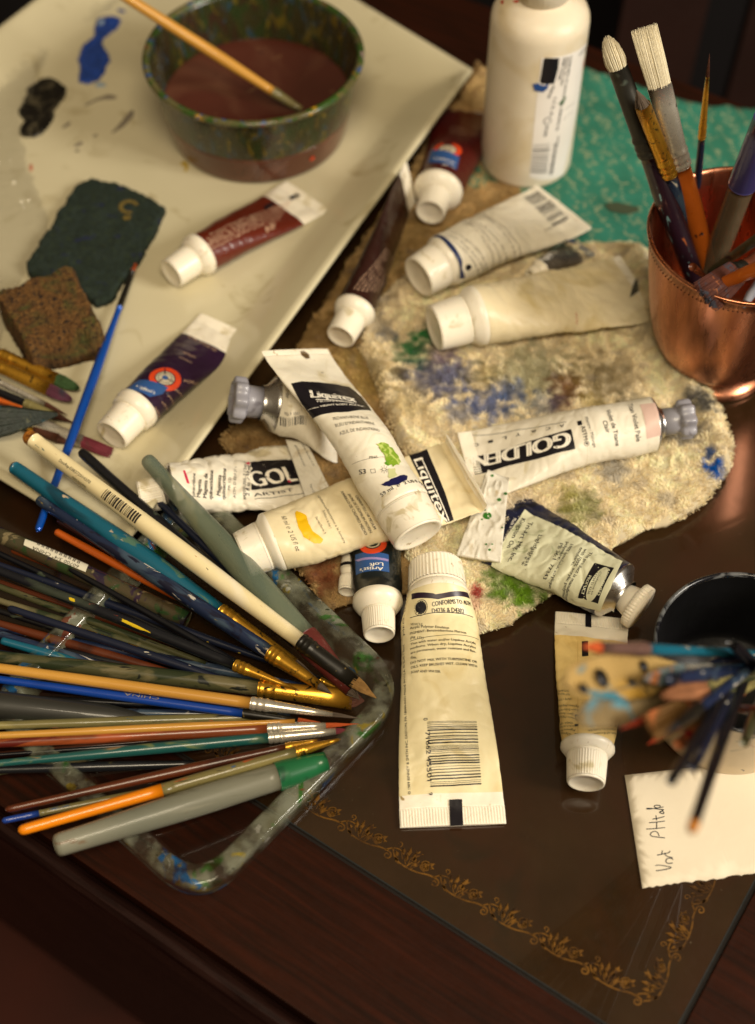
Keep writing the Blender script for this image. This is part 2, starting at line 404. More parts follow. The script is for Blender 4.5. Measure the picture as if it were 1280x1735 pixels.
    if cap_kind in ('ribbed', 'plain'):
        rb = (lambda th, i: 1+(.022 if math.sin(th*46) > 0 else 0)) if cap_kind == 'ribbed' else None
        c0 = Rc; c1 = Rc*.93
        pr = [(c0*.7, xe+.1), (c0*.99, xe), (c0, xe-.5), (c0, xe-1.)]
        pr2 = [(c0, xe-1.1), (c1, xe-Lc+.9)]
        pr3 = [(c1, xe-Lc+.8), (c1*.985, xe-Lc+.2), (c1*.94, xe-Lc), (c1*.86, xe-Lc+.1), (c1*.8, xe-Lc+.7), (c1*.3, xe-Lc+.9), (.01, xe-Lc+.9)]
        a = lathe(pr, nr, ctr=ctr, axis=(1, 0, 0), ref=(0, 1, 0), cap=(False, False)); b = lathe(pr2, nr, rad=rb, ctr=ctr, axis=(1, 0, 0), ref=(0, 1, 0), cap=(False, False)); c = lathe(pr3, nr, ctr=ctr, axis=(1, 0, 0), ref=(0, 1, 0), cap=(False, False))
        v, f, m_ = merge([a, b, c]); mesh('cap', v, [q[::-1] for q in f], cap, root)
    elif cap_kind == 'knob':                                # grey cap with a scalloped grip
        lob = lambda th, i: 1+.085*math.cos(th*8)
        r1 = Rc*.72
        a = lathe([(r1*.8, xe+.3), (r1, xe), (r1, xe-Lc*.55)], 64, ctr=ctr, axis=(1, 0, 0), ref=(0, 1, 0), cap=(False, False))
        b = lathe([(r1*.95, xe-Lc*.5), (Rc*.9, xe-Lc*.56), (Rc*.97, xe-Lc*.62), (Rc*.97, xe-Lc*.94), (Rc*.9, xe-Lc), (Rc*.82, xe-Lc), (Rc*.78, xe-Lc+1.2), (.01, xe-Lc+1.4)], 128, rad=lob, ctr=ctr, axis=(1, 0, 0), ref=(0, 1, 0), cap=(False, False))
        v, f, m_ = merge([a, b]); mesh('cap', v, [q[::-1] for q in f], cap, root)
    elif cap_kind == 'flange':                              # narrow cap that ends in a broad ribbed disc
        rb = lambda th, i: 1+(.03 if math.sin(th*40) > 0 else 0)
        a = lathe([(Rc*.5, xe+1), (Rc*.62, xe), (Rc*.74, xe-Lc*.6)], 64, ctr=ctr, axis=(1, 0, 0), ref=(0, 1, 0), cap=(False, False))
        b = lathe([(Rc*.7, xe-Lc*.58), (Rc, xe-Lc*.6), (Rc, xe-Lc)], nr, rad=rb, ctr=ctr, axis=(1, 0, 0), ref=(0, 1, 0), cap=(False, True))
        v, f, m_ = merge([a, b]); mesh('cap', v, [q[::-1] for q in f], cap, root)
    S.root = root
    return root, S
# ---------------------------------------------------------------- brushes
GOLD = mat('brass_ferrule', '#dca63a', .28, metal=.85, stains=[('#3c3a2a', .25, .62, .06)], vary=.15)
SILVER = mat('nickel_ferrule', '#dcd6c8', .26, metal=.72, stains=[('#5a564c', .2, .64, .08)], vary=.12)
def cross(a, b): return np.cross(a, b)
def brush(label, tail, tip, w, hm, fm_=None, bm_=None, fh=.7, ff=.9, fw=None, bw=None, flat=False, tip_kind='point', tailm=None, tail_at=.06, hshape='taper', thick=1., group='paint brushes', name='paint_brush', rings=2, flat_dir=None, cat='paint brush'):
    """tail and tip: (x, y, z); w: width in pixels at tail, belly and neck of the handle"""
    A = at(*tail[:2], tail[2]); B = at(*tip[:2], tip[2]); L = np.linalg.norm(B-A); ax = (B-A)/L
    view = norm(A*.5+B*.5-CAM); e1 = norm(cross(ax, view)) if flat_dir is None else norm(flat_dir); e2 = norm(cross(ax, e1)); e1 = norm(cross(e2, ax))
    root = thing(name, label, cat, loc=A, group=group)
    Rm = np.stack([ax, e1, np.cross(ax, e1)], 1); ROT[root.name] = Rm; root.rotation_euler = Matrix(Rm.tolist()).to_euler()
    k = lambda t: mmpx(A+(B-A)*t)/2
    def shaft(ts, rs, fl, m, nm, n=20, parent=root):
        V = []
        for t, r, f in zip(ts, rs, fl):
            c = A+ax*L*t
            for j in range(n):
                th = 2*math.pi*j/n; V.append(c+e1*r*math.cos(th)*f[0]+e2*r*math.sin(th)*f[1])
        Fc = [q[::-1] for q in grid_faces(len(ts), n, True)]+[tuple(range(n)), tuple((len(ts)-1)*n+j for j in range(n))[::-1]]
        fx = None; ms = [m]
        return mesh(nm, V, Fc, m, parent, org=A)
    w0, w1, w2 = w
    ts = np.concatenate([[0, .004, .012, .03], np.linspace(.06, 1, 20)])
    def prof(t):
        if hshape == 'straight': return w1
        if t < .65: s = t/.65; return w0+(w1-w0)*(s*s*(3-2*s))
        s = (t-.65)/.35; return w1+(w2-w1)*(s*s*(3-2*s))
    rs = [prof(t)*k(t*fh) for t in ts]; rs[0] *= .35; rs[1] *= .72; rs[2] *= .93
    tt = list(ts*fh)
    if tailm:
        i = [j for j in range(len(tt)) if ts[j] <= tail_at]; cut = len(i)
        shaft(tt[:cut], rs[:cut], [(1, 1)]*cut, tailm, 'handle_end'); shaft(tt[cut-1:], [r*(.999) for r in rs[cut-1:]], [(1, 1)]*(len(tt)-cut+1), hm, 'handle')
    else: shaft(tt, rs, [(1, 1)]*len(tt), hm, 'handle')
    fw = fw or w2*.9
    if fm_:
        tf = [0, .02, .05, .07, .09, .12, .16, .18, .2, .23, .27, .3, .5, .75, 1.]
        bump = [1, 1.1, 1.1, .98, 1.1, 1.1, 1, 1.1, 1.1, 1, 1, 1, 1, 1, 1]
        if rings == 0: bump = [1.02]*15
        ra = []; fl = []
        for t, b in zip(tf, bump):
            u = fh+(ff-fh)*t; q = max(0, (t-.2)/.8); r = (w2*1.08*b*(1-q)+fw*q)*k(u)
            ra.append(r); fl.append((1, 1-q*(.72 if flat else 0)))
        shaft([fh-.004+(ff-fh+.004)*t for t in tf], ra, fl, fm_, 'ferrule', 24)
    if bm_:
        rn = random.Random(hash(label) % 1000 if False else len(label)*7+int(tip[0])); bw = bw or fw; parts = []
        c0 = A+ax*L*(ff-.006); Lb = L*(1-ff); n = 150 if flat else 90; n = int(n*4.5) if thick < .9 else n; rr = fw*k(ff)*.93; re = bw*k(1)
        for i in range(n):
            th = rn.uniform(0, 2*math.pi); q = math.sqrt(rn.random()); x = q*math.cos(th); y = q*math.sin(th)*(.3 if flat else 1)
            if tip_kind == 'point': ex, ey, ln = x*.06, y*.06, 1-.35*q*rn.random()
            elif tip_kind == 'flat': ex, ey, ln = x*1.0, y*.5, .9+.1*rn.random()-.1*(rn.random() < .2)
            else: ex, ey, ln = x*.8, y*.7, math.sqrt(max(.05, 1-(x*x)*.75))*(.93+.07*rn.random())
            p0 = c0+e1*x*rr+e2*y*rr; p2 = c0+ax*Lb*ln+e1*ex*re+e2*ey*re; bul = 1.12 if tip_kind != 'flat' else 1.03
            pm = c0+ax*Lb*ln*.45+e1*(x*rr*.6+ex*re*.4)*bul+e2*(y*rr*.6+ey*re*.4)*bul
            r = rr*(.12 if not flat else .085)*thick; Vv = []
            for pp, rz in ((p0, r), (pm, r), (p2, r*.35)):
                for j in range(4): a_ = math.pi/2*j; Vv.append(pp+e1*rz*math.cos(a_)+e2*rz*math.sin(a_))
            parts.append((Vv, [q_[::-1] for q_ in grid_faces(3, 4, True)]+[(8, 9, 10, 11)]))
        v, f, _x = merge(parts); mesh('bristles', v, f, bm_, root, org=A)
    root['L'] = 0.; del root['L']
    return root, A, B, e1, e2
class Shaft(Surf):
    """top of a straight round handle from A to B: u along, v arc length; facing the camera"""
    def __init__(s, A, B, e1, e2, r): s.A = A; s.ax = norm(B-A); s.e1 = e1; s.e2 = -e2 if e2@(A-CAM) > 0 else e2; s.r = r; s.guess = (np.linalg.norm(B-A)*.4, 0); s.flip = 1 if np.cross(s.ax, e1)@s.e2 > 0 else -1; r0 = r(0) if callable(r) else r; s.dom = (0, np.linalg.norm(B-A), -1.5*r0, 1.5*r0)
    def P(s, u, v, off):
        r = (s.r(u) if callable(s.r) else s.r); a = v/r; return s.A+s.ax*u+s.e1*(r+off)*math.sin(a)+s.e2*(r+off)*math.cos(a)
# ================================================================ desk, floor, furniture behind
def nd(m, t): return m.node_tree.nodes.new(t)
def wood(name, c1, c2, rough=.3, ang=-34, coat=.0):
    m = mat(name, c1, rough, bump=(.6, .03), coat=coat, world=True); n = m.node_tree.nodes; L = m.node_tree.links; p = n['Principled BSDF']
    g = nd(m, 'ShaderNodeNewGeometry'); r = nd(m, 'ShaderNodeMapping'); r.inputs['Rotation'].default_value = (0, 0, math.radians(-ang)); r.vector_type = 'POINT'; r.inputs['Scale'].default_value = (1, 1, 1); r2 = nd(m, 'ShaderNodeMapping'); r2.inputs['Scale'].default_value = (12, 230, 60)
    L.new(g.outputs['Position'], r.inputs[0]); q = nd(m, 'ShaderNodeTexNoise'); q.inputs['Scale'].default_value = 1.6; q.inputs['Detail'].default_value = 7; q.inputs['Distortion'].default_value = .5; L.new(r.outputs[0], r2.inputs[0]); L.new(r2.outputs[0], q.inputs['Vector'])
    k = nd(m, 'ShaderNodeValToRGB'); k.color_ramp.elements[0].position = .35; k.color_ramp.elements[1].position = .7; k.color_ramp.elements[0].color = H(c1); k.color_ramp.elements[1].color = H(c2)
    L.new(q.outputs['Fac'], k.inputs[0]); L.new(k.outputs[0], p.inputs['Base Color']); p.inputs['Specular IOR Level'].default_value = .15; return m
WOOD = wood('mahogany', '#1d0c05', '#2e1207', .42)
EDGEW = wood('edge_lacquer', '#180c0a', '#2e1c18', .3)
FLOORM = mat('floor_boards', '#4a1806', .6, vary=.3, vscale=.01, world=True)
LEATHER = mat('dark_leather', '#2c1d0e', .2, spec=.55, coat=.5, stains=[('#2f1a0d', .012, .5, .2), ('#221a0f', .03, .55, .2), ('#a89a80', .55, .76, .02), ('#1c120a', .02, .62, .12), ('#6a5238', 1.6, .755, .02)], bump=(1.4, .012), vary=.2, world=True)
GROOVE = mat('groove_shadow', '#120a08', .6)  # near-black bed of the groove between leather and rails
BLUEDGE = mat('leather_worn_edge', '#161d1f', .45, vary=.2)
GILT = mat('gilt_tooling', '#75501a', .42, metal=.4, vary=.4, vscale=.2, bump=(.5, .02), stains=[('#35210f', .25, .5, .15), ('#35210f', .03, .55, .15)])
a0 = at(1080, 1700)[:2]; aN = math.radians(-33.6)
U = np.array([math.cos(aN), math.sin(aN)]); W_ = np.array([-U[1], U[0]])            # along and across the near edge
Cn = at(1120, 1795)[:2]                                                             # leather corner nearest the camera
def lw(u, v): return Cn + U*u + W_*v                                                # leather coordinates (u<0 to the left)
desk = thing('desk', 'dark mahogany desk with a gilt tooled leather top', 'desk', (0, 0, 0))
v1 = (at(0, 1366)[:2]-Cn)@W_; far = (at(855, 78)[:2]-Cn)@W_ + 30
LFT = -640; RGT = 170; BCK = (at(640, 12)[:2]-Cn)@W_ - 52
UL = -402
def box2(name, p, z0, z1, m, parent=None, bev=1.):
    bm = bmesh.new(); a = [bm.verts.new((*q, z0)) for q in p]; b_ = [bm.verts.new((*q, z1)) for q in p]; bm.faces.new(a[::-1]); bm.faces.new(b_)
    for i in range(4): bm.faces.new((a[i], a[(i+1) % 4], b_[(i+1) % 4], b_[i]))
    bmesh.ops.recalc_face_normals(bm, faces=bm.faces[:]); bmesh.ops.bevel(bm, geom=bm.edges[:], offset=bev, segments=3, affect='EDGES', profile=.5)
    bm.verts.index_update(); V = [tuple(v.co) for v in bm.verts]; Fc = [[v.index for v in f.verts] for f in bm.faces]; bm.free(); return mesh(name, V, Fc, m, parent, smooth=False)
def frame_poly(u0, u1, v0_, v1_): return [lw(u0, v0_), lw(u1, v0_), lw(u1, v1_), lw(u0, v1_)]
NE = (at(240, 1530)[:2]-Cn)@W_
g = 1.8
mesh('leather_inlay', *(lambda P: ([(*p, 0.) for p in P]+[(*p, -3.) for p in P], [(0, 1, 2, 3), (4, 7, 6, 5), (0, 4, 5, 1), (1, 5, 6, 2), (2, 6, 7, 3), (3, 7, 4, 0)]))(frame_poly(UL, 0, 0, BCK)), LEATHER, desk, smooth=False)
mesh('groove', *(lambda P: ([(*p, -2.2) for p in P], [(0, 1, 2, 3)]))(frame_poly(UL-6, 6, -6, BCK+6)), GROOVE, desk, smooth=False)
for a in (frame_poly(UL, 0, -.02, .5), frame_poly(-.5, .02, 0, BCK)): mesh('worn_edge', [(*p, .05) for p in a], [(0, 1, 2, 3)], BLUEDGE, desk, smooth=False)
WT = .3
for nm, fp in (('front_rail', frame_poly(LFT, RGT, NE, -g)), ('back_rail', frame_poly(LFT, RGT, BCK+g, far)), ('side_rail', frame_poly(LFT, UL-g, -g+.01, BCK+g-.01)), ('side_rail', frame_poly(g, RGT, -g+.01, BCK+g-.01))):
    box2(nm, fp, -26, WT, WOOD, desk, bev=.5)
box2('edge_moulding', frame_poly(LFT, RGT+8, NE-9, NE+.5), -34, -7, EDGEW, desk, bev=5)
box2('edge_moulding', frame_poly(RGT-.5, RGT+9, NE, far), -34, -7, EDGEW, desk, bev=5)
box2('desk_body', frame_poly(LFT+20, RGT-20, NE+26, far-20), -420, -35, EDGEW, desk, bev=4)
P_ = frame_poly(-2500, 2500, -2500, 2800)
f = mesh('floor', [(*p, -720.) for p in P_], [(0, 1, 2, 3)], FLOORM, smooth=False); f['kind'] = 'structure'
# two dark panels of furniture behind the desk
PANEL = mat('dark_brown_panel', '#26130d', .5, vary=.3, vscale=.01)
cb = thing('wooden_cabinet', 'dark brown wooden cabinet front behind the desk, above the green cloth', 'cabinet', (0, 0, 0))
def panel(px0, px1, z0, z1, y0, slant=0):
    P0 = at(px0, 120, -120); P1 = at(px1, 120, -120); P0[1] += y0; P1[1] += y0
    V = [(P0[0], P0[1], z0), (P1[0], P0[1], z0), (P1[0]+slant, P0[1]+40, z1), (P0[0]+slant, P0[1]+40, z1)]
    V += [(x, y+12, z) for x, y, z in V]; mesh('panel', V, [(0, 1, 2, 3), (7, 6, 5, 4), (0, 4, 5, 1), (1, 5, 6, 2), (2, 6, 7, 3), (3, 7, 4, 0)], PANEL, cb, smooth=False)
panel(1000, 1142, -700, 60, 0, 30); panel(1215, 1500, -700, 60, 0, 30)
DARKP = mat('near_black_panel', '#0c0707', .7)
P0 = at(500, 60, -200); P1 = at(1500, 60, -200); y = max(P0[1], P1[1])+70
V = [(P0[0]-500, y, -700), (P1[0]+300, y, -700), (P1[0]+300, y, 260), (P0[0]-500, y, 260)]; V += [(a, b+15, c) for a, b, c in V]
mesh('back_board', V, [(0, 1, 2, 3), (7, 6, 5, 4), (0, 4, 5, 1), (1, 5, 6, 2), (2, 6, 7, 3), (3, 7, 4, 0)], DARKP, cb, smooth=False)
# gilt border: one repeat of the scroll, then set out along both edges
def ribbon(pts, w0, w1=None, sm=2):
    pts = [np.array(p, float) for p in pts]
    for _ in range(sm):
        q = [pts[0]]
        for a, b in zip(pts[:-1], pts[1:]): q += [a*.75+b*.25, a*.25+b*.75]
        pts = q+[pts[-1]]
    w1 = w0 if w1 is None else w1; V = []; n = len(pts)
    for i, p in enumerate(pts):
        t = norm(pts[min(n-1, i+1)]-pts[max(0, i-1)]); s = np.array([-t[1], t[0]])*(w0+(w1-w0)*i/(n-1))/1.9; V += [p-s, p+s]
    return V, [(2*i, 2*i+2, 2*i+3, 2*i+1) for i in range(n-1)]
def spiral(c, r0, r1, a0, turns, n=16): return [np.array(c)+(r0+(r1-r0)*i/(n-1))*np.array([math.cos(a0+turns*6.283*i/(n-1)), math.sin(a0+turns*6.283*i/(n-1))]) for i in range(n)]
motif = []
R_ = lambda *a, **k: motif.append(ribbon(*a, **k))
R_([(-.05, .20), (.05, .06), (.22, .00), (.42, .0), (.60, .03), (.75, .09), (.86, .10)], .022, .03)
R_([(.86, .10)]+spiral((.93, .02), .085, .02, 1.9, -1.25), .03, .02, sm=1)
R_([(.86, .10), (.95, .2), (1.06, .24), (1.16, .22)], .028, .014)
R_(spiral((1.02, .33), .06, .015, -1.2, 1.), .02, .012, sm=1)
for i, (x, l, a) in enumerate(((.06, .16, 2.3), (.13, .22, 2.0), (.20, .27, 1.75), (.27, .28, 1.5), (.33, .24, 1.25), (.12, .14, 2.7), (.24, .2, 2.05), (.36, .17, 1.9))):
    d = np.array([math.cos(a), math.sin(a)]); n_ = np.array([-d[1], d[0]]); b = np.array([x+.08, .05+.06*math.sin(i)]); R_([b, b+d*l*.5+n_*.03, b+d*l], .012, .01); motif.append(([b+d*l*.35-n_*.012, b+d*l*.7-n_*.045, b+d*l*1.08, b+d*l*.7+n_*.03], [(0, 1, 2, 3)]))
R_([(.34, .02), (.40, .16), (.41, .27)], .02, .012)
motif.append(([(.35, .38), (.41, .26), (.49, .39), (.44, .35), (.41, .41), (.38, .35)], [(0, 1, 5), (1, 2, 3), (1, 3, 4), (1, 4, 5)]))
R_([(.44, .02), (.50, .14), (.58, .26), (.68, .30)], .02, .014)
for i in range(4): R_(spiral((.64, .2), .105-.024*i, .10-.024*i, i, .8), .014, sm=1)
motif.append(([(.60, .18), (.66, .14), (.71, .2), (.68, .26), (.62, .25)], [(0, 1, 2, 3, 4)])); motif.append(([(.69, .31), (.76, .34), (.74, .26), (.8, .24), (.73, .2)], [(0, 2, 1), (2, 4, 3)]))
def bord(path0, dirv, nrm, n, pitch, hh):
    out = []
    for k in range(n):
        for V, Fc in motif:
            out.append(([tuple(path0+dirv*(pitch*(k+v[0]))+nrm*v[1]*hh)+(.09,) for v in V], Fc))
    return out
bl0 = at(1085, 1702)[:2]; br0 = at(505, 1362)[:2]; pit = 21.3
dU = norm(bl0-br0); nP = int(np.linalg.norm(bl0-br0)/pit); pit = np.linalg.norm(bl0-br0)/nP; dV = np.array([-dU[1], dU[0]])
br1 = bl0 + 0*dU; rt_end = at(1190, 1490)[:2]; 
parts = bord(bl0-dU*pit*(nP+4), dU, dV, nP+4, pit, pit*.98)
parts += bord(bl0+dV*3+dU*5, dV, -dU, 14, pit, pit*.98)
v, f, m_ = merge(parts); gb = mesh('gilt_border', v, f, GILT, desk, smooth=False)
# ================================================================ towel, green cloth
PT = lambda pts, z=0: [at(x, y, z)[:2] for x, y in pts]
STAIN = [  # (px, py, radius px, colour, strength)
 (755, 640, 42, '#5a6aa0', .85), (830, 690, 30, '#3f62ae', .8), (700, 600, 26, '#1f8a4c', .95), (722, 575, 18, '#1d8a44', .95), (680, 640, 16, '#5b5a55', .8), (730, 650, 40, '#8a86a0', .5), (745, 600, 25, '#b08a90', .5),
 (900, 640, 60, '#7f8a5a', .55), (960, 660, 26, '#8a4d1c', .85), (945, 690, 18, '#8a4d1c', .8), (1010, 690, 22, '#c0a838', .6), (860, 670, 26, '#5d75b0', .7), (1000, 640, 40, '#a08a48', .5), (920, 690, 26, '#7080a8', .5), (1040, 650, 40, '#9a8250', .5),
 (780, 700, 22, '#6d7fb4', .6), (1210, 800, 16, '#1468c8', 1.), (1200, 775, 10, '#1e62b4', .9), (1185, 690, 24, '#2f3646', .85), (1165, 740, 22, '#3d4660', .7), (1040, 800, 26, '#74809a', .5), (1130, 850, 14, '#6a6f80', .4),
 (978, 868, 30, '#93a03c', .7), (960, 850, 18, '#b3a83a', .6), (900, 960, 18, '#b06a50', .4), (860, 990, 34, '#6f9a1e', .9), (885, 1005, 26, '#7fae22', .9), (850, 960, 20, '#86a040', .6), (806, 1005, 10, '#d03038', .9), (800, 1025, 14, '#c77a6c', .5),
 (905, 1010, 14, '#6f9a1e', .8), (620, 640, 40, '#b8a04c', .5), (590, 600, 26, '#c4ad60', .5), (545, 965, 26, '#a84a2c', .7), (560, 985, 22, '#7a3f2c', .5), (640, 700, 20, '#b07a60', .3), (530, 560, 50, '#8c6a34', .6), (600, 480, 60, '#8c6a34', .6), (680, 380, 60, '#8a6c30', .5),
 (660, 430, 26, '#70602c', .5), (640, 560, 26, '#8f8f9c', .4), (655, 575, 14, '#6c7a98', .5), (690, 690, 30, '#c8b25a', .4), (880, 860, 30, '#b8a8a0', .4), (1080, 700, 30, '#7a7458', .5), (1120, 560, 30, '#8a7c58', .4), (430, 755, 40, '#8a6434', .6), (820, 640, 24, '#c9b04a', .4)]
STW = [(at(x, y, 8)[:2], r*mmpx(at(x, y, 8)), np.array(H(c)[:3]), s) for x, y, r, c, s in STAIN]
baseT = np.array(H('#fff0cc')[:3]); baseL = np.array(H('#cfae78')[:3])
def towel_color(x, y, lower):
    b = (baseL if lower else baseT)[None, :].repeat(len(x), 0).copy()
    nz = np.array([mn.noise(Vector((a*.06, c*.06, 2.))) for a, c in zip(x, y)]); nz2 = np.array([mn.noise(Vector((a*.25, c*.25, 5.))) for a, c in zip(x, y)])
    b *= (1+.12*nz+.15*nz2)[:, None]
    for (c, r, cc, s) in STW:
        d = np.hypot(x-c[0], y-c[1])/r; k = s*np.clip(1.45-d+nz2*1.2, 0, 1)**.7*(d < 1.9); k = k[:, None]; b = b*(1-k)+cc[None, :]*.8*k
    nz3 = np.array([mn.noise(Vector((a*.12+40, c*.12, 8.))) for a, c in zip(x, y)]); k = np.clip((nz3-.42)*2, 0, .25)[:, None]; b = b*(1-k)+np.array(H('#7f7a88')[:3])[None, :]*k
    return np.clip(b, 0, 1)
TM = bpy.data.materials.new('terry_cloth'); TM.use_nodes = True; p = TM.node_tree.nodes['Principled BSDF']; ca = nd(TM, 'ShaderNodeVertexColor'); ca.layer_name = 'dye'; TM.node_tree.links.new(ca.outputs[0], p.inputs['Base Color'])
p.inputs['Roughness'].default_value = .9; p.inputs['Specular IOR Level'].default_value = .1; tr_ = nd(TM, 'ShaderNodeBsdfTranslucent'); ms_ = nd(TM, 'ShaderNodeMixShader'); ms_.inputs[0].default_value = .38; TM.node_tree.links.new(ca.outputs[0], tr_.inputs[0]); TM.node_tree.links.new(p.outputs[0], ms_.inputs[1]); TM.node_tree.links.new(tr_.outputs[0], ms_.inputs[2]); TM.node_tree.links.new(ms_.outputs[0], TM.node_tree.nodes['Material Output'].inputs[0])
def terry(name, poly, z0, thick, zf, parent, lower, dens, step=2.2, lenf=1.):
    P = [np.array(q) for q in poly]; o = slab(name, P, z0, z0+thick, TM, parent, zf=zf, step=step, bev=5., jitter=1.5)
    me = o.data; co = np.zeros(len(me.vertices)*3); me.vertices.foreach_get('co', co); co = co.reshape(-1, 3)/MM
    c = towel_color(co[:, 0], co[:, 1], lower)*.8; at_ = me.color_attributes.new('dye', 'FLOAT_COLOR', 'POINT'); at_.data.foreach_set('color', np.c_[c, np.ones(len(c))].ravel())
    A = np.array(P); mn_, mx_ = A.min(0)-2, A.max(0)+2; N = int((mx_-mn_).prod()*dens); rs = np.random.RandomState(len(name))
    x = rs.uniform(mn_[0], mx_[0], N); y = rs.uniform(mn_[1], mx_[1], N); x += .0; ins = inpoly(x, y, P); ed = edged(x, y, P); k = ins | (ed < 1.)
    # keep only what the frame (with a margin) can see
    x, y, ed, ins = x[k], y[k], ed[k], ins[k]; d = np.where(ins, ed, 0)
    kk = np.clip(d/5., 0, 1); zt = np.array([thick+(zf(a, b) if zf else 0) for a, b in zip(x, y)]); z = z0+zt*(.45+.55*np.sqrt(1-(1-kk)**2))
    c = towel_color(x, y, lower); n = len(x)
    fl = np.array([mn.noise(Vector((a*.09, b*.09, 1.))) for a, b in zip(x, y)])*7+rs.uniform(-.9, .9, n)
    ln = rs.uniform(1.5, 2.9, n)*lenf; lean = rs.uniform(.5, 1.05, n); dx = np.cos(fl)*ln*lean; dy = np.sin(fl)*ln*lean; dz = ln*np.sqrt(np.clip(1-(lean*.85)**2, .05, 1))
    ex = -np.sin(fl+rs.uniform(-.6, .6, n)); ey = np.cos(fl); wd = rs.uniform(.16, .3, n)
    V = np.zeros((n, 6, 3))
    for i, (t, ww, bz) in enumerate(((0, 1, 0), (.5, 1.1, .75), (1, .5, .9))):
        for j, s in enumerate((-1, 1)):
            V[:, i*2+j, 0] = x+dx*t+ex*wd*ww*s; V[:, i*2+j, 1] = y+dy*t+ey*wd*ww*s; V[:, i*2+j, 2] = z-.3+dz*bz
    me2 = bpy.data.meshes.new('pile'); b = np.arange(n)[:, None]*6; Fq = np.stack([b+np.array([[0, 1, 3, 2]]), b+np.array([[2, 3, 5, 4]])], 1).reshape(-1, 4)
    me2.vertices.add(n*6); me2.vertices.foreach_set('co', (V*MM).ravel()); me2.loops.add(len(Fq)*4); me2.loops.foreach_set('vertex_index', Fq.ravel().astype(np.int32))
    me2.polygons.add(len(Fq)); me2.polygons.foreach_set('loop_start', np.arange(len(Fq), dtype=np.int32)*4); me2.update(calc_edges=True); me2.validate()
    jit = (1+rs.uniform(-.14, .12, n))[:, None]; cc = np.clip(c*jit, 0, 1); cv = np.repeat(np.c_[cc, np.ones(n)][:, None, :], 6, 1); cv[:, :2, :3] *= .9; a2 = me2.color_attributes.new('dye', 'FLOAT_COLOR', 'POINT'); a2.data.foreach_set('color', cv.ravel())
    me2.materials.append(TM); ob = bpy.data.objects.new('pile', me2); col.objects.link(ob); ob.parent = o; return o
towel = thing('terry_towel', 'cream terry towel stained with paint under the tubes', 'towel', (0, 0, 0))
low = PT([(372, 742), (440, 690), (520, 560), (600, 430), (690, 300), (740, 205), (775, 140), (812, 105), (850, 150), (905, 420), (1000, 480), (1060, 640), (900, 900), (780, 1000), (640, 1005), (560, 1030), (500, 960), (470, 870), (420, 800)], 3)
up = PT([(628, 520), (700, 450), (800, 420), (905, 415), (1000, 408), (1060, 405), (1105, 430), (1118, 520), (1150, 590), (1195, 640), (1222, 690), (1243, 750), (1238, 790), (1200, 840), (1160, 872), (1090, 892), (1040, 920), (1015, 950), (960, 985), (905, 1022), (860, 1052), (815, 1068), (790, 1040), (740, 980), (690, 940), (690, 870), (710, 800), (672, 740), (655, 700), (640, 650), (612, 590)], 9)
ridge = [at(*p, 9)[:2] for p in ((1075, 430), (1100, 520), (1130, 610), (1190, 700), (1225, 770))]; ridge2 = [at(*p, 9)[:2] for p in ((625, 560), (650, 640), (672, 710), (705, 780))]; ridge3 = [at(*p, 9)[:2] for p in ((1060, 900), (1010, 850), (960, 800))]
def seg(x, y, P):
    return min(math.hypot(x-a[0]-t*(b-a)[0], y-a[1]-t*(b-a)[1]) for a, b in zip(P[:-1], P[1:]) for t in [min(1, max(0, ((x-a[0])*(b-a)[0]+(y-a[1])*(b-a)[1])/((b-a)@(b-a))))])
def z_up(x, y): return 7*math.exp(-(seg(x, y, ridge)/6.5)**2)+4*math.exp(-(seg(x, y, ridge2)/4.5)**2)+3.5*math.exp(-(seg(x, y, ridge3)/5)**2)+3*max(0, mn.noise(Vector(((x*.8+y*.6)*.06, (y*.8-x*.6)*.02, 9))))+1.8*mn.noise(Vector((x*.035, y*.035, 0)))+.5*mn.noise(Vector((x*.12, y*.12, 0)))
def z_low(x, y): return 1.5*mn.noise(Vector((x*.04, y*.04, 4)))+(2.2*max(0, mn.noise(Vector(((x*.8+y*.6)*.11, (y*.8-x*.6)*.02, 4)))))
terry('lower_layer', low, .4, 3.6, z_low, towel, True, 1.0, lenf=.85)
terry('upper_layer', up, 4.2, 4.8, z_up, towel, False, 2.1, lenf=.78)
GREEN = mat('green_woven_cloth', '#2c7764', .8, vary=.25, vscale=.05, world=True)
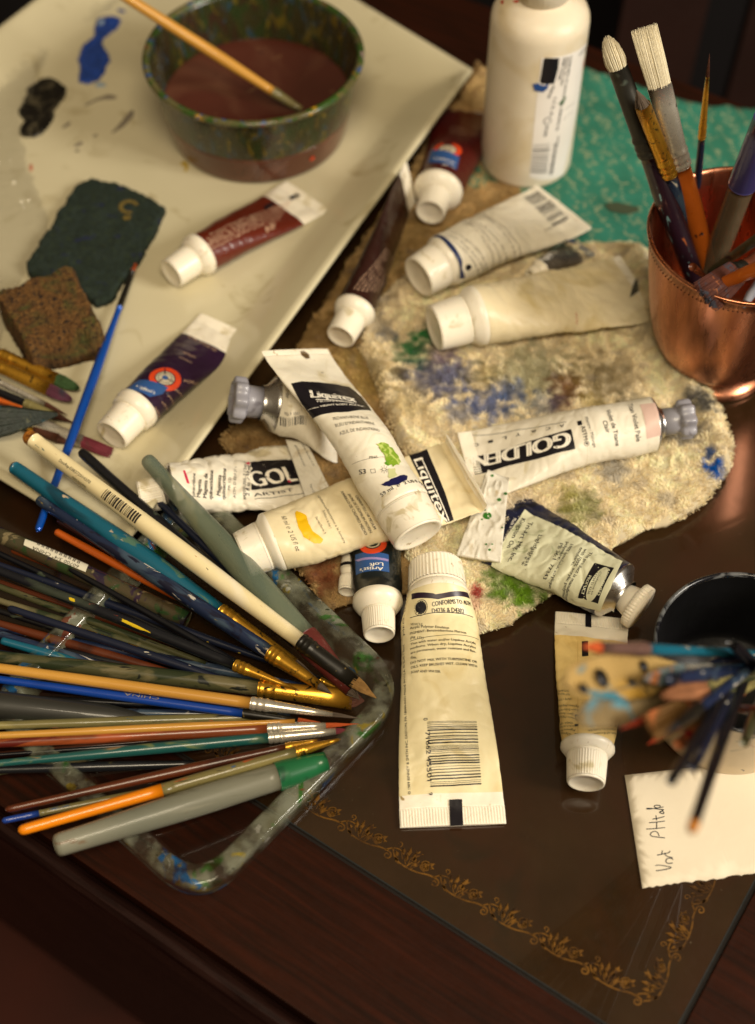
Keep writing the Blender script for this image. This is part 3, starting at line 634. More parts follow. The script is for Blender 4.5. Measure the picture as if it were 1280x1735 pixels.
def green_nodes():
    n = GREEN.node_tree.nodes; L = GREEN.node_tree.links; p = n['Principled BSDF']; src = p.inputs['Base Color'].links[0].from_socket
    g = nd(GREEN, 'ShaderNodeNewGeometry'); mp = nd(GREEN, 'ShaderNodeMapping'); mp.inputs['Scale'].default_value = (1000,)*3; mp.inputs['Rotation'].default_value = (0, 0, math.radians(-14)); L.new(g.outputs['Position'], mp.inputs[0])
    wv = nd(GREEN, 'ShaderNodeTexWave'); wv.inputs['Scale'].default_value = .033; wv.bands_direction = 'X'; wv.inputs['Distortion'].default_value = 6; wv.inputs['Detail'].default_value = 1.; wv.inputs['Detail Scale'].default_value = 4.5; L.new(mp.outputs[0], wv.inputs[0])
    r = nd(GREEN, 'ShaderNodeMapRange'); r.inputs[1].default_value = .7; r.inputs[2].default_value = .9; L.new(wv.outputs['Fac'], r.inputs[0])
    q = nd(GREEN, 'ShaderNodeTexNoise'); q.inputs['Scale'].default_value = .35; q.inputs['Detail'].default_value = 4; mp2 = nd(GREEN, 'ShaderNodeMapping'); mp2.inputs['Scale'].default_value = (600, 2200, 1000); L.new(g.outputs['Position'], mp2.inputs[0]); L.new(mp2.outputs[0], q.inputs['Vector'])
    q2 = nd(GREEN, 'ShaderNodeMapRange'); q2.inputs[1].default_value = .46; q2.inputs[2].default_value = .62; L.new(q.outputs['Fac'], q2.inputs[0]); mu = nd(GREEN, 'ShaderNodeMath'); mu.operation = 'MULTIPLY'; L.new(r.outputs[0], mu.inputs[0]); L.new(q2.outputs[0], mu.inputs[1])
    mx = nd(GREEN, 'ShaderNodeMix'); mx.data_type = 'RGBA'; L.new(mu.outputs[0], mx.inputs['Factor']); L.new(src, mx.inputs['A']); mx.inputs['B'].default_value = H('#9aa07c')
    q3 = nd(GREEN, 'ShaderNodeMapRange'); q3.inputs[1].default_value = .5; q3.inputs[2].default_value = .75; q3.inputs[4].default_value = .5; L.new(q.outputs['Fac'], q3.inputs[0]); mx2 = nd(GREEN, 'ShaderNodeMix'); mx2.data_type = 'RGBA'; L.new(q3.outputs[0], mx2.inputs['Factor']); L.new(mx.outputs['Result'], mx2.inputs['A']); mx2.inputs['B'].default_value = H('#1c6e5a')
    L.new(mx2.outputs['Result'], p.inputs['Base Color'])
    b = nd(GREEN, 'ShaderNodeBump'); b.inputs['Distance'].default_value = .0006; L.new(q.outputs['Fac'], b.inputs['Height']); L.new(b.outputs[0], p.inputs['Normal'])
green_nodes()
gp = PT([(690, 350), (760, 260), (830, 180), (985, 112), (1060, 138), (1130, 162), (1200, 178), (1420, 190), (1460, 420), (1300, 560), (1110, 600), (900, 500), (790, 430)], 2)
gc = slab('green_cloth', gp, .5, 2.6, GREEN, zf=lambda x, y: .9+1.2*mn.noise(Vector((x*.03, y*.03, 0))), step=6, bev=1.5, jitter=2); tag(gc, 'green and cream woven dish cloth under the white bottle', 'cloth')
gs = Print(Flat(4.0, lambda x, y: 1.2*mn.noise(Vector((x*.03, y*.03, 0)))), off=.1); STN = mat('brown_stain', '#3f4a34', .8)
gs.poly([(1022, 345), (1045, 343), (1080, 350), (1082, 358), (1060, 363), (1035, 358)], STN, wob=1.5); gs.build('stain', gc)
# ================================================================ white platter
PORC = mat('white_glazed_porcelain', '#cdc4a4', .2, stains=[('#c8bf9e', .015, .5, .3), ('#b0a480', .04, .6, .15), ('#6a5a48', .5, .79, .01)], vary=.05, vscale=.02, coat=.3, world=True)
zr = 22.
Rc_ = at(802, 116, zr); Bc = at(205, 938, zr-2); Tc = at(300, -187, zr); Lc_ = at(-560, 470, zr)
platter = thing('serving_platter', 'large white rectangular platter smeared with blue and black paint', 'platter', (Rc_[0], Rc_[1], 0))
Q = [Rc_[:2], Tc[:2], Lc_[:2], Bc[:2]]; cen = sum(Q)/4
def inset(Q, d):
    out = []; n = len(Q)
    for i in range(n):
        a, b, c = Q[i-1], Q[i], Q[(i+1) % n]; t1 = norm(b-a); t2 = norm(c-b); n1 = np.array([-t1[1], t1[0]]); n2 = np.array([-t2[1], t2[0]])
        if n1@(cen-b) < 0: n1, n2 = -n1, -n2
        s = (n1+n2); s = s/(s@n1); out.append(b+s*d)
    return out
def ringpts(d, z, r, n=10, m=24):
    P = inset(Q, d); out = []
    for i in range(4):
        a, b, c = P[i-1], P[i], P[(i+1) % 4]; ta = norm(a-b); tc_ = norm(c-b); p0 = b+ta*r; p1 = b+tc_*r
        for k in range(n+1): t = k/n; out.append(((1-t)**2*p0+2*t*(1-t)*b+t*t*p1))
        q = c + norm(b-c)*r
        for k in range(1, m): out.append(p1+(q-p1)*k/m)
    return [(*q, z) for q in out]
rings = [ringpts(40, .3, 14), ringpts(33, 2.0, 14), ringpts(10, 15, 6), ringpts(1.2, zr-3.4, 2), ringpts(0, zr-2.2, 1.5), ringpts(.2, zr-.6, 1.5), ringpts(1.5, zr, 2), ringpts(5, zr-1.3, 3), ringpts(18, 14.0, 8), ringpts(28, 8.8, 12), ringpts(33, 7.3, 14), ringpts(42, 7.0, 14)]
V = [p for r in rings for p in r]; nr_ = len(rings[0]); Fc = grid_faces(len(rings), nr_, True); Fc += [tuple(range(nr_)), tuple((len(rings)-1)*nr_+j for j in range(nr_))[::-1]]
mesh('dish', V, [f[::-1] for f in Fc], PORC, platter, org=(Rc_[0], Rc_[1], 0))
ZP = 7.0
PBLUE = mat('wet_blue_paint', '#23459c', .35, vary=.3, vscale=.2, bump=(.3, .4)); PLBL = mat('pale_blue_paint', '#8fa6bc', .4); PBLK = mat('black_paint', '#14110d', .3, stains=[('#4a4434', .12, .5, .12)], vary=.4, bump=(.3, .4)); PGRY = mat('grey_wash', '#7f7668', .5, vary=.3); PRED = mat('pink_wash', '#c47860', .5, vary=.3); POCH = mat('ochre_wash', '#b59a3c', .5)
def blob(pts, m, t, wob=1.2, name='paint_smear', z=None, parent=platter, org=(Rc_[0], Rc_[1], 0)):
    P = smooth_poly([at(x, y, ZP)[:2] for x, y in pts], 2); return slab(name, P, ZP-.3 if z is None else z, (ZP if z is None else z)+t, m, parent, zf=lambda x, y: t*.5*mn.noise(Vector((x*.5, y*.5, 2))), step=1.2, bev=.8, jitter=wob, org=org)
k = 300/1280.
Zb = lambda L: [(x*k, y*k) for x, y in L]
blob(Zb([(830, 50), (900, 70), (905, 95), (860, 90), (845, 70)]), PBLUE, .6)
blob(Zb([(690, 150), (760, 120), (860, 120), (875, 160), (840, 215), (790, 245), (735, 290), (750, 350), (800, 385), (805, 430), (770, 470), (740, 560), (660, 610), (590, 600), (570, 520), (580, 420), (590, 340), (650, 300), (680, 260)]), PBLUE, 1.2, 2.)
blob(Zb([(700, 160), (760, 140), (765, 180), (715, 200)]), PLBL, 1.5); blob(Zb([(690, 600), (770, 595), (775, 630), (700, 635)]), PLBL, .4)
blob(Zb([(210, 620), (300, 575), (430, 580), (495, 680), (430, 760), (370, 820), (390, 850), (330, 960), (240, 1005), (130, 985), (150, 900), (180, 870), (140, 800), (180, 700)]), PBLK, 1.2, 2.)
for L_ in ([(520, 815), (600, 760), (700, 705), (800, 680), (860, 700), (830, 720), (720, 720), (600, 775)], [(790, 975), (860, 900), (920, 820), (965, 780), (975, 840), (930, 890), (860, 945)], [(430, 940), (470, 900), (510, 870), (520, 900), (480, 925)], [(510, 1070), (560, 1025), (610, 1020), (600, 1050)], [(530, 1090), (580, 1075), (585, 1095), (545, 1105)], [(655, 990), (690, 965), (715, 975), (690, 995)], [(500, 1180), (510, 1150), (530, 1180)], [(415, 215), (440, 210), (440, 235)], [(520, 660), (545, 645), (540, 668)]): blob(Zb(L_), PGRY, .25, .5)
blob(Zb([(210, 1185), (240, 1180), (245, 1235), (215, 1245)]), PRED, .25, .5); blob([(285, 501), (290, 501), (291, 508), (286, 509)], PRED, .25, .3)
blob([(300, 283), (312, 270), (322, 280), (318, 292), (310, 292), (314, 284), (306, 280)], POCH, .2, .5)
# crinkled cling film over the left of the platter
def glassy(name, rough, ior=1.3, tint=(1, 1, 1, 1)):
    m = bpy.data.materials.new(name); m.use_nodes = True; n = m.node_tree.nodes; L = m.node_tree.links; n.remove(n['Principled BSDF'])
    t = n.new('ShaderNodeBsdfTransparent'); g = n.new('ShaderNodeBsdfGlossy'); fr = n.new('ShaderNodeValue'); mx = n.new('ShaderNodeMixShader'); fr.outputs[0].default_value = ior; g.inputs['Roughness'].default_value = rough; t.inputs[0].default_value = tint
    L.new(fr.outputs[0], mx.inputs[0]); L.new(t.outputs[0], mx.inputs[1]); L.new(g.outputs[0], mx.inputs[2]); L.new(mx.outputs[0], n['Material Output'].inputs[0]); return m
FILM = glassy('cling_film', .1, .09, (1, 1, 1, 1))
fp = smooth_poly(inset([at(x, y, ZP)[:2] for x, y in ((-140, 330), (20, 40), (140, -70), (262, -70), (206, 8), (150, 40), (95, 62), (62, 140), (30, 210), (52, 300), (95, 400), (30, 470), (-10, 640), (-140, 660))], 0), 1)
def zfilm(x, y):
    a = abs(mn.noise(Vector(((x*.8+y*.6)*.16, (x*.6-y*.8)*.045, 1)))); b = abs(mn.noise(Vector(((x*.9+y*.3)*.09, (x*.3-y*.9)*.2, 8))))
    return 2.4*max(0, .2-a)/.2*.8+1.*max(0, .14-b)/.14+.5*mn.noise(Vector((x*.05, y*.05, 2)))
slab('cling_film', fp, ZP+1.4, ZP+1.9, FILM, platter, zf=zfilm, step=2.2, bev=.5, jitter=3, org=(Rc_[0], Rc_[1], 0))
# ================================================================ scouring pad and sponge on the platter
PADM = mat('dark_green_scourer', '#1c2a22', .95, stains=[('#23302a', .2, .5, .1), ('#2f3a20', .6, .58, .05), ('#171f3c', .1, .62, .05)], bump=(1.2, .9), vary=.4, vscale=.5)
pp = [at(x, y, 12)[:2] for x, y in ((140, 296), (205, 312), (279, 340), (272, 372), (240, 430), (205, 480), (172, 516), (140, 500), (60, 468), (38, 452), (60, 420), (100, 355))]
pad = slab('scouring_pad', smooth_poly(pp, 1), 7.2, 12.5, PADM, zf=lambda x, y: .6*mn.noise(Vector((x*.8, y*.8, 0)))+1.5*mn.noise(Vector((x*.05, y*.05, 3))), step=1.3, bev=1.5, jitter=1.6); tag(pad, 'dark green scouring pad lying flat on the white platter', 'scouring pad')
pr = Print(Flat(12.3, lambda x, y: 1.5*mn.noise(Vector((x*.05, y*.05, 3)))), off=.7); OCR = mat('ochre_dab', '#6a5a26', .8, vary=.4, vscale=.5)
pr.disc((219, 352), 17, OCR, r2=10, a0=.3, a1=5.2); pr.disc((216, 370), 7, OCR); pr.build('paint_mark', pad)
SPM = mat('brown_sponge', '#6b4a22', .95, stains=[('#4a4a1e', .08, .5, .2), ('#2a1c10', .5, .55, .05), ('#7a5a2c', .6, .6, .05)], bump=(.9, 1.4), vary=.5, vscale=.4)
sp = [at(x, y, 29)[:2] for x, y in ((-8, 492), (20, 482), (112, 447), (124, 452), (148, 500), (172, 546), (166, 556), (110, 570), (44, 590), (36, 584), (14, 530), (-8, 505))]
so = slab('sponge_block', sp, 7.2, 29, SPM, zf=lambda x, y: 1.1*mn.noise(Vector((x*.5, y*.5, 0))), step=1.3, bev=1.6, jitter=1.8); tag(so, 'thick brown cellulose sponge block beside the scouring pad', 'sponge')
# ================================================================ water tub
zc = 7.2; hC = height_for(440, 215, zc, 90); bC = at(440, 215, zc); rB = 144*mmpx(bC); rT = 180*mmpx(bC+np.array([0, 0, hC]))
STUB = mat('paint_stained_clear_tub', '#3a3820', .25, alpha=.93, stains=[('#2c3a1c', .12, .45, .2), ('#6c5c1c', .16, .56, .12), ('#2c4654', .18, .57, .1), ('#38261a', .06, .58, .1), ('#8a742c', .3, .68, .04)], vary=.35, stretch=(1, 1, .45), bump=(.4, .15), coat=.3)
LTUB = mat('clear_tub_lower', '#5c3324', .2, alpha=.93, stains=[('#7a5040', .03, .5, .2)], vary=.2, coat=.3)
RIMS = mat('stained_rim', '#5e5a38', .25, stains=[('#c89a1c', .05, .6, .05), ('#2c4a7a', .13, .56, .03), ('#34501c', .1, .5, .05), ('#a08486', .12, .66, .05), ('#7a2a1c', .2, .66, .03)], coat=.3, vary=.3)
cup = thing('water_tub', 'round clear plastic tub with paint stained walls and murky red brown water', 'tub', bC)
rr_ = lambda h: rB+(rT-rB)*(h/hC)**.8
def wall(h0, h1, m, nm, bottom=False):
    hs = np.linspace(h0, h1, 14); o = [(rr_(h), h) for h in hs]; i_ = [(rr_(h)-1.1, h) for h in hs[::-1]]
    if bottom: pf = [(.1, .4), (rB*.9, 0.), (rB-1, .3)]+[(rr_(h), max(h, 1.2)) for h in hs]+[(rr_(max(h, 1.5))-1.1, max(h, 1.5)) for h in hs[::-1]]+[(.1, 1.5)]
    else: pf = o+i_
    v, f = lathe(pf, 96, ctr=(0, 0, 0), cap=(False, False)); return mesh(nm, v, f, m, cup)
hw = hC*.43
wall(0, hC*.40, LTUB, 'lower_wall', True); wall(hC*.40, hC-1, STUB, 'upper_wall')
v, f = lathe([(rr_(hC)-1.2, hC-2), (rr_(hC)-1.2, hC+.2), (rr_(hC)+.4, hC+.9), (rr_(hC)+2.4, hC+.4), (rr_(hC)+2.9, hC-.8), (rr_(hC)+2.4, hC-2.2), (rr_(hC), hC-2.6)], 96, cap=(False, False)); mesh('rim', v, f, RIMS, cup)
WAT = mat('murky_water', '#4c241a', .04, stains=[('#5e3a2a', .02, .5, .2), ('#2a1820', .035, .62, .1), ('#7a5a3c', .09, .68, .05)], vary=.18, vscale=.02, bump=(.04, .2), spec=.6)
v, f = lathe([(rr_(hw)-1.3, hw-3), (rr_(hw)-1.25, hw+.5), (rr_(hw)-1.9, hw), (.1, hw)], 96, cap=(False, False)); mesh('water', v, f, WAT, cup)
DRP = mat('orange_drip', '#c8401c', .4); cs = Cyl(bC, rr_, 10, 14); pr = Print(cs, off=.4); pr.disc((529, 268), 5, DRP, g=(12, 40)); pr.build('paint_drip', cup, org=bC)
# ================================================================ white bottle
hS = height_for(890, 272, 2.8, 30); bB = at(890, 272, 3.2); rb0 = 76*mmpx(bB); rb1 = 84*mmpx(bB+np.array([0, 0, hS]))
BOT = mat('bottle_plastic', '#e2d6bf', .4, stains=[('#cdb98e', .03, .5, .3), ('#8f7c60', .9, .76, .02)], sss=.1, vary=.06, bump=(.3, .05))
bt = thing('white_bottle', 'tall white plastic bottle standing on the green cloth', 'bottle', bB)
rbf = lambda h: rb0+(rb1-rb0)*min(1, h/hS)
pf = [(.1, .6), (rb0*.8, .2), (rb0*.93, 0), (rbf(3), 3.)]+[(rbf(h), h) for h in np.linspace(4, hS, 12)]+[(rb1*.985, hS+3), (rb1*.93, hS+6.5), (rb1*.8, hS+10), (rb1*.62, hS+12.5), (rb1*.5, hS+14), (rb1*.45, hS+15.5), (rb1*.45, hS+17)]
v, f = lathe(pf, 72, cap=(False, False)); mesh('body', v, f, BOT, bt)
v, f = lathe([(rb1*.5, hS+15), (rb1*.54, hS+15.2), (rb1*.54, hS+36), (rb1*.5, hS+38), (rb1*.1, hS+38.3)], 120, rad=lambda th, i: 1+(.012 if math.sin(th*50) > 0 and i in (1, 2) else 0), cap=(True, True)); mesh('cap', v, f, CAPW, bt)
LABW = mat('bottle_label_paper', '#ece6e0', .4, vary=.05); LABG = mat('label_green', '#3a9a5a', .4); LABR = mat('label_red', '#d0402a', .4); INKG = mat('grey_ink', '#4a4238', .5); PBL = mat('blue_dab', '#2050a0', .4, vary=.3); PGR = mat('green_dab', '#2a5a2c', .4)
bs = Cyl(bB, rbf, 20, 60); pr = Print(bs, off=.15, maxl=2.5); zb_ = Zm(880, 0, 3.2); z2 = Zm(640, 0, 2)
pr.poly([z2(556, 195), z2(640, 185), z2(722, 140), z2(716, 230), z2(690, 340), z2(655, 470), z2(628, 590), z2(560, 610), z2(515, 600), z2(525, 480), z2(540, 330)], LABW, g=(70, 10))
pr.poly([z2(563, 200), z2(570, 195), z2(614, 196), z2(612, 232), z2(598, 283), z2(555, 284), z2(550, 275)], INK, lift=.08)
gi = (60, 12)
for p0, p1, t in (((652, 190), (604, 440), 'CONFORMS TO ASTM D-4236. LEBANON, NJ'), ((640, 195), (618, 290), 'MADE IN USA'), ((630, 195), (610, 270), 'DARK COLORS'), ((608, 200), (590, 280), 'NON TOXIC'), ((592, 290), (574, 330), 'MADE IN'), ((598, 330), (580, 400), 'U.S.A.'), ((570, 425), (562, 460), 'AP ACMI'), ((610, 460), (585, 590), 'www.artmaterials'), ((598, 485), (580, 590), '32 fl. oz. 946 ml')):
    pr.text(t, z2(*p0), z2(*p1), 5.6, bold=.16, m=INK if t != 'MADE IN USA' else INKG, lift=.1, g=gi)
pr.text('LIQUI', z2(682, 190), z2(718, 165), 8, INK, g=(85, 20))
pr.disc(z2(575, 409), 7, INK, r2=5.4, lift=.1, g=gi)
pr.bars([z2(528, 490), z2(584, 486), z2(572, 592), z2(516, 590)], INK, 30, 4)
pr.text('0 17338 02461', z2(598, 490), z2(588, 590), 4, INK, g=gi)
pr.poly([z2(700, 235), z2(708, 232), z2(700, 262), z2(690, 268)], LABG, lift=.1, g=(70, 30)); pr.poly([z2(686, 280), z2(694, 272), z2(690, 300), z2(680, 306)], LABR, lift=.1, g=(70, 30)); pr.poly([z2(704, 214), z2(712, 205), z2(709, 228), z2(703, 232)], LABR, lift=.1, g=(70, 30))
pr.poly([z2(526, 284), z2(545, 280), z2(560, 290), z2(580, 283), z2(575, 300), z2(560, 312), z2(545, 303), z2(532, 305)], PBL, lift=.2, g=gi, wob=.8)
pr.poly([z2(612, 352), z2(625, 338), z2(638, 322), z2(632, 345), z2(618, 356)], PGR, lift=.2, g=gi, wob=.5)
pr.line(z2(632, 370), z2(668, 345), .3, INKG, g=gi); pr.line(z2(628, 405), z2(660, 375), .3, INKG, g=gi)
pr.poly([z2(418, 2), z2(430, 0), z2(428, 14), z2(420, 12)], LABR, lift=.2, g=(hS-4, -30)); pr.poly([z2(458, 0), z2(480, 0), z2(478, 8), z2(466, 9)], LABR, lift=.2, g=(hS-4, -20))
pr.build('label', bt, org=bB)
# ================================================================ copper cup
hK = height_for(1206, 612, .5, 394); bK = at(1206, 612, .5); tK = bK+np.array([0, 0, hK]); rK = 166*mmpx(tK); rF = 94*mmpx(bK)
COP = mat('brushed_copper', '#c88666', .28, metal=1, stains=[('#8c4a28', .04, .5, .25), ('#6a3a24', .3, .68, .05)], vary=.2, vscale=.3, stretch=(1, 1, .05), bump=(.8, .02))
BEAD = mat('copper_dark_bead', '#3a1a0c', .5, metal=.5)
kp = thing('copper_cup', 'footed copper cup full of brushes standing behind the towel', 'cup', bK)
rk = lambda h: rK*(.50+.50*(max(0, h-hK*.11)/(hK*.89))**.42) if h > hK*.13 else rK*.5
out = [(rF*.6, .4), (rF*.97, 0), (rF, 1.2), (rF*.985, 3.), (rF*.93, 4.4), (rF*.8, 7.5), (rK*.5, 11.)]+[(rk(h), h) for h in hK*.13+(hK*.87-3)*np.linspace(0, 1, 22)**1.7]+[(rK+.4, hK-2.6), (rK+1.1, hK-1.2), (rK+.9, hK-.1), (rK+.1, hK+.3), (rK-.9, hK-.2), (rK-1.3, hK-2.)]+[(rk(h)-1.4, h) for h in np.linspace(hK-3, 12, 10)]+[(.1, 11)]
v, f = lathe(out, 96, cap=(False, False)); mesh('cup_wall', v, f, COP, kp)
for hh in (hK-8., hK*.2):
    parts = []
    for i in range(130): a = 2*math.pi*i/130; r = rk(hh)+.05; c = (r*math.cos(a), r*math.sin(a), hh); parts.append(lathe([(.1, -.3), (.42, 0), (.1, .3)], 6, ctr=c, axis=(math.cos(a), math.sin(a), 0), cap=(False, False)))
    v, f, m_ = merge(parts); mesh('beading', v, f, BEAD, kp)
# ================================================================ jar at lower right
hJ = height_for(1228, 1196, .3, 1100); bJ = at(1228, 1196, .3); tJ = bJ+np.array([0, 0, hJ]); rJ = 158*mmpx(tJ); rJb = 129*mmpx(bJ)
JAR = mat('speckled_cream_jar', '#cbb898', .35, stains=[('#8fb0a8', .1, .68, .02), ('#5a5048', .12, .67, .03), ('#3a3a34', .05, .62, .06), ('#a8644a', .08, .7, .03)], coat=.4, vary=.15)
JIN = mat('black_jar_inside', '#0c0c0e', .35, vary=.3); JRM = mat('jar_rim', '#5c5e60', .2, stains=[('#17171b', .1, .42, .1), ('#2a6a8a', .2, .64, .03)])
jar = thing('brush_jar', 'round jar with a black inside and speckled cream wall, crowded with blurred brushes', 'jar', bJ)
rj = lambda h: rJb+(rJ-rJb)*h/hJ
v, f = lathe([(rJb*.6, .2), (rJb*.95, 0), (rJb, 1.)]+[(rj(h), h) for h in np.linspace(3, hJ-1.5, 10)], 96, cap=(True, False)); mesh('outer_wall', v, f, JAR, jar)
v, f = lathe([(rJ, hJ-1.5), (rJ+.1, hJ-.4), (rJ-.7, hJ), (rJ-1.6, hJ-.5), (rJ-1.8, hJ-1.6)], 96, cap=(False, False)); mesh('rim', v, f, JRM, jar)
v, f = lathe([(rj(h)-1.8, h) for h in np.linspace(hJ-1.5, 4, 8)]+[(.1, 3.5)], 96, cap=(False, False)); mesh('inner_wall', v, f, JIN, jar)
# ================================================================ note
PAP = mat('note_paper', '#d8cdb6', .7, vary=.04, bump=(.3, .08)); PEN = mat('pen_ink', '#20262e', .5)
np_ = [(1059, 1313)]+[(1059+(1089-1059)*t, 1313+(1505-1313)*t) for t in (.25, .5, .75)]+[(1089, 1505)]
for i in range(1, 40): t = i/40; np_.append((1089+(1330-1089)*t, 1505+(1472-1505)*t+random.uniform(-2.2, 2.2)))
np_ += [(1330, 1472), (1345, 1280)]
note = slab('paper_note', PT(np_, 1), .4, .8, PAP, zf=lambda x, y: .4+.3*mn.noise(Vector((x*.04, y*.04, 1))), step=4, bev=.2); tag(note, 'torn cream paper note with handwriting, half under the speckled jar', 'note')
zn = Zm(880, 960, 3.0975); fl = Flat(1.2, lambda x, y: .3*mn.noise(Vector((x*.04, y*.04, 1)))); fl.guess = at(1110, 1420, 1)[:2]; pr = Print(fl, off=.12, maxl=2)
def stroke(pts, w=.42):
    P = [fl.inv(zn(*p)) for p in pts]; V, Fc = ribbon(P, w, w*.8, sm=2); pr.add(V, Fc, PEN)
# Vert PHtalo, written upwards along the left side
stroke([(718, 1597), (760, 1592), (808, 1580), (770, 1572), (730, 1566), (715, 1570)]); stroke([(806, 1556), (780, 1560), (768, 1548), (775, 1532), (800, 1530), (808, 1540)]); stroke([(806, 1528), (775, 1522), (764, 1508), (766, 1502)])
stroke([(724, 1515), (760, 1508), (788, 1502), (792, 1492)]); stroke([(748, 1512), (752, 1490)])
stroke([(765, 1424), (720, 1420), (688, 1414), (690, 1398), (710, 1388), (728, 1395), (735, 1416)]); stroke([(668, 1378), (710, 1376), (765, 1370)]); stroke([(682, 1345), (720, 1342), (765, 1336)]); stroke([(722, 1378), (722, 1342)])
stroke([(700, 1326), (735, 1320), (762, 1312)]); stroke([(722, 1332), (718, 1306)]); stroke([(735, 1290), (755, 1300), (762, 1290), (745, 1282), (735, 1292), (760, 1276)]); stroke([(758, 1276), (700, 1270), (668, 1268), (672, 1276), (758, 1262)]); stroke([(740, 1254), (712, 1252), (708, 1264), (735, 1268), (742, 1256)])
o = pr.build('handwriting', note)
# ================================================================ paint tubes
BLK = mat('printed_black', '#17141a', .33, vary=.1, bump=(.25, .08)); YEL = mat('yellow_swatch', '#e8b80e', .4, stains=[('#c99008', .2, .6, .1)], vary=.1); NAVYP = mat('navy_swatch', '#1b1a4c', .3, vary=.1)
WPR = mat('white_printing', '#efe9da', .4, vary=.02); GRNW = mat('leaf_green_wash', '#7fa02c', .4, stains=[('#b8c86a', .25, .5, .1), ('#4f8a1a', .2, .6, .1)], vary=.2); ORG = mat('orange_ring', '#d8461e', .4, vary=.1); LBL = mat('logo_blue', '#2f5590', .4, vary=.1); LGREY = mat('logo_grey', '#c3b8a0', .4)
PURPBAND = mat('dark_purple_band', '#241226', .35); PNKSW = mat('pale_pink_swatch', '#d6b8ac', .4, vary=.04)
# --- 1. back of the white tube at the centre
root, S = tube('paint_tube', 'cream tube at the centre with a large barcode and printed notes on its back', (738, 957), (768, 1397), 103, CREAM, zb=(3.2, 0.3), Rc=13.2, Lc=14, Ls=4, shoulder_shape='round', full=.12, plump=.72, wr=.35, seed=3, white_end=14, crimp_len=8)
z = Zm(660, 940, 3.617); p = Print(S, off=.17)
def T(t, a, b, h, m=INK, **k): p.text(t, a, b, h, m, **k)
p.poly([z(137, 240), z(270, 237), z(285, 243), z(330, 236), z(480, 235), z(492, 270), z(300, 274), z(138, 275)], PURPBAND)
p.disc(z(193, 325), 12, INK); p.disc(z(193, 325), 11, CREAM, r2=10.2, lift=.05)
for i in range(16):
    a = 2*math.pi*i/16; p.text('OCERTIFIEDASTMOK'[i], z(193+35*math.cos(a), 325+35*math.sin(a)), z(193+35*math.cos(a+.25), 325+35*math.sin(a+.25)), 2.2, CREAM, lift=.08)
T('CONFORMS TO ASTM', z(263, 320), z(500, 317), 7.2, bold=.12); T('D4236 & D4302', z(262, 360), z(456, 361), 7.2, bold=.12)
p.line(z(128, 388), z(512, 384), .28, INK); T('VEHICLE:', z(130, 434), z(206, 434), 4.4); T('Acrylic Polymer Emulsion', z(128, 458), z(365, 456), 4.6, bold=.06)
T('PIGMENT: Benzimidazolone Maroon', z(128, 491), z(470, 487), 4.6, bold=.06); T('(PR 171)', z(130, 517), z(209, 517), 4.6, bold=.06); p.line(z(128, 531), z(548, 523), .2, INK)
for t, a, b in (('Thin with water and/or Liquitex Acrylic', (130, 557), (528, 552)), ('mediums. When dry, Liquitex Acrylics', (130, 584), (528, 577)), ('are permanent, water resistant and flex-', (132, 611), (530, 603)), ('ible.', (132, 637), (168, 637)), ('DO NOT MIX WITH TURPENTINE OR', (132, 673), (536, 666)), ('OILS. KEEP BRUSHES WET. CLEAN WITH', (133, 701), (536, 692)), ('SOAP AND WATER.', (134, 729), (315, 724))):
    T(t, z(*a), z(*b), 4.5, bold=.06)
p.bars([z(232, 1026), z(535, 1022), z(565, 1418), z(253, 1434)], INK, 58, 2)
T('0', z(210, 1002), z(210, 1016), 7.5, bold=.1); T('71662', z(222, 1086), z(228, 1222), 7.8, bold=.1); T('45501', z(229, 1238), z(233, 1388), 7.8, bold=.1); T('9', z(243, 1458), z(243, 1474), 6.5, bold=.1)
T('© 1989 BINNEY & SMITH INC. EASTON, PA 18044-0431 MADE IN U.S.A.', z(132, 1468), z(98, 700), 4.6, bold=.05, g=(60, -12)); T('ID 8645-1 60mL', z(97, 690), z(93, 545), 4.6, g=(30, -14)); T('MFG. IN', z(98, 490), z(106, 290), 4.4, g=(15, -12))
p.poly([z(367, 1503), z(446, 1500), z(453, 1661), z(373, 1665)], BLK, lift=.32); p.build('printing', root)
# --- 2. big tube lying over the others
root, S = tube('paint_tube', 'large white tube with a black band and navy swatch on top of the heap', (709, 908), (520, 592), 97, WHITE, zb=(19, 40), roll=.5, Rc=13.2, Lc=16, Ls=5, shoulder_shape='round', cap_kind='plain', full=.3, wr=.3, seed=11, crimp_len=3, white_end=None)
z = Zm(340, 560, 2.56); p = Print(S, off=.17)
p.poly([z(393, 230), z(440, 221), z(645, 245), z(700, 290), z(742, 350), z(640, 354), z(478, 386), z(430, 300)], BLK)
T('Liquitex', z(478, 292), z(672, 312), 21, WPR, bold=.7); p.line(z(500, 300), z(664, 316), .5, WPR, lift=.1); T('PROFESSIONAL', z(507, 312), z(684, 322), 3.6, WPR); T('HEAVY BODY ACRYLIC', z(524, 333), z(712, 334), 4.6, WPR, bold=.1); p.line(z(468, 345), z(514, 333), .25, WPR)
T('INDANTHRENE BLUE', z(578, 390), z(730, 386), 7, INKG); T("BLEU D'INDANTHRÈNE", z(588, 420), z(756, 411), 7, INKG); T('AZUL DE INDANTRENO', z(607, 455), z(778, 440), 7, INKG)
T('PB60', z(734, 557), z(768, 554), 5, INKG); p.line(z(658, 581), z(868, 564), .15, INKG); T('S3', z(690, 625), z(717, 621), 8.5, INK, bold=.2); T('59 ml  ℮  2 US fl oz', z(788, 722), z(985, 668), 7, INK, bold=.1)
for a, b in (((738, 603), (757, 601)), ((757, 601), (760, 617)), ((760, 617), (741, 619)), ((741, 619), (738, 603))): p.line(z(*a), z(*b), .2, INKG)
p.disc(z(797, 603), 4, INKG, r2=3.2)
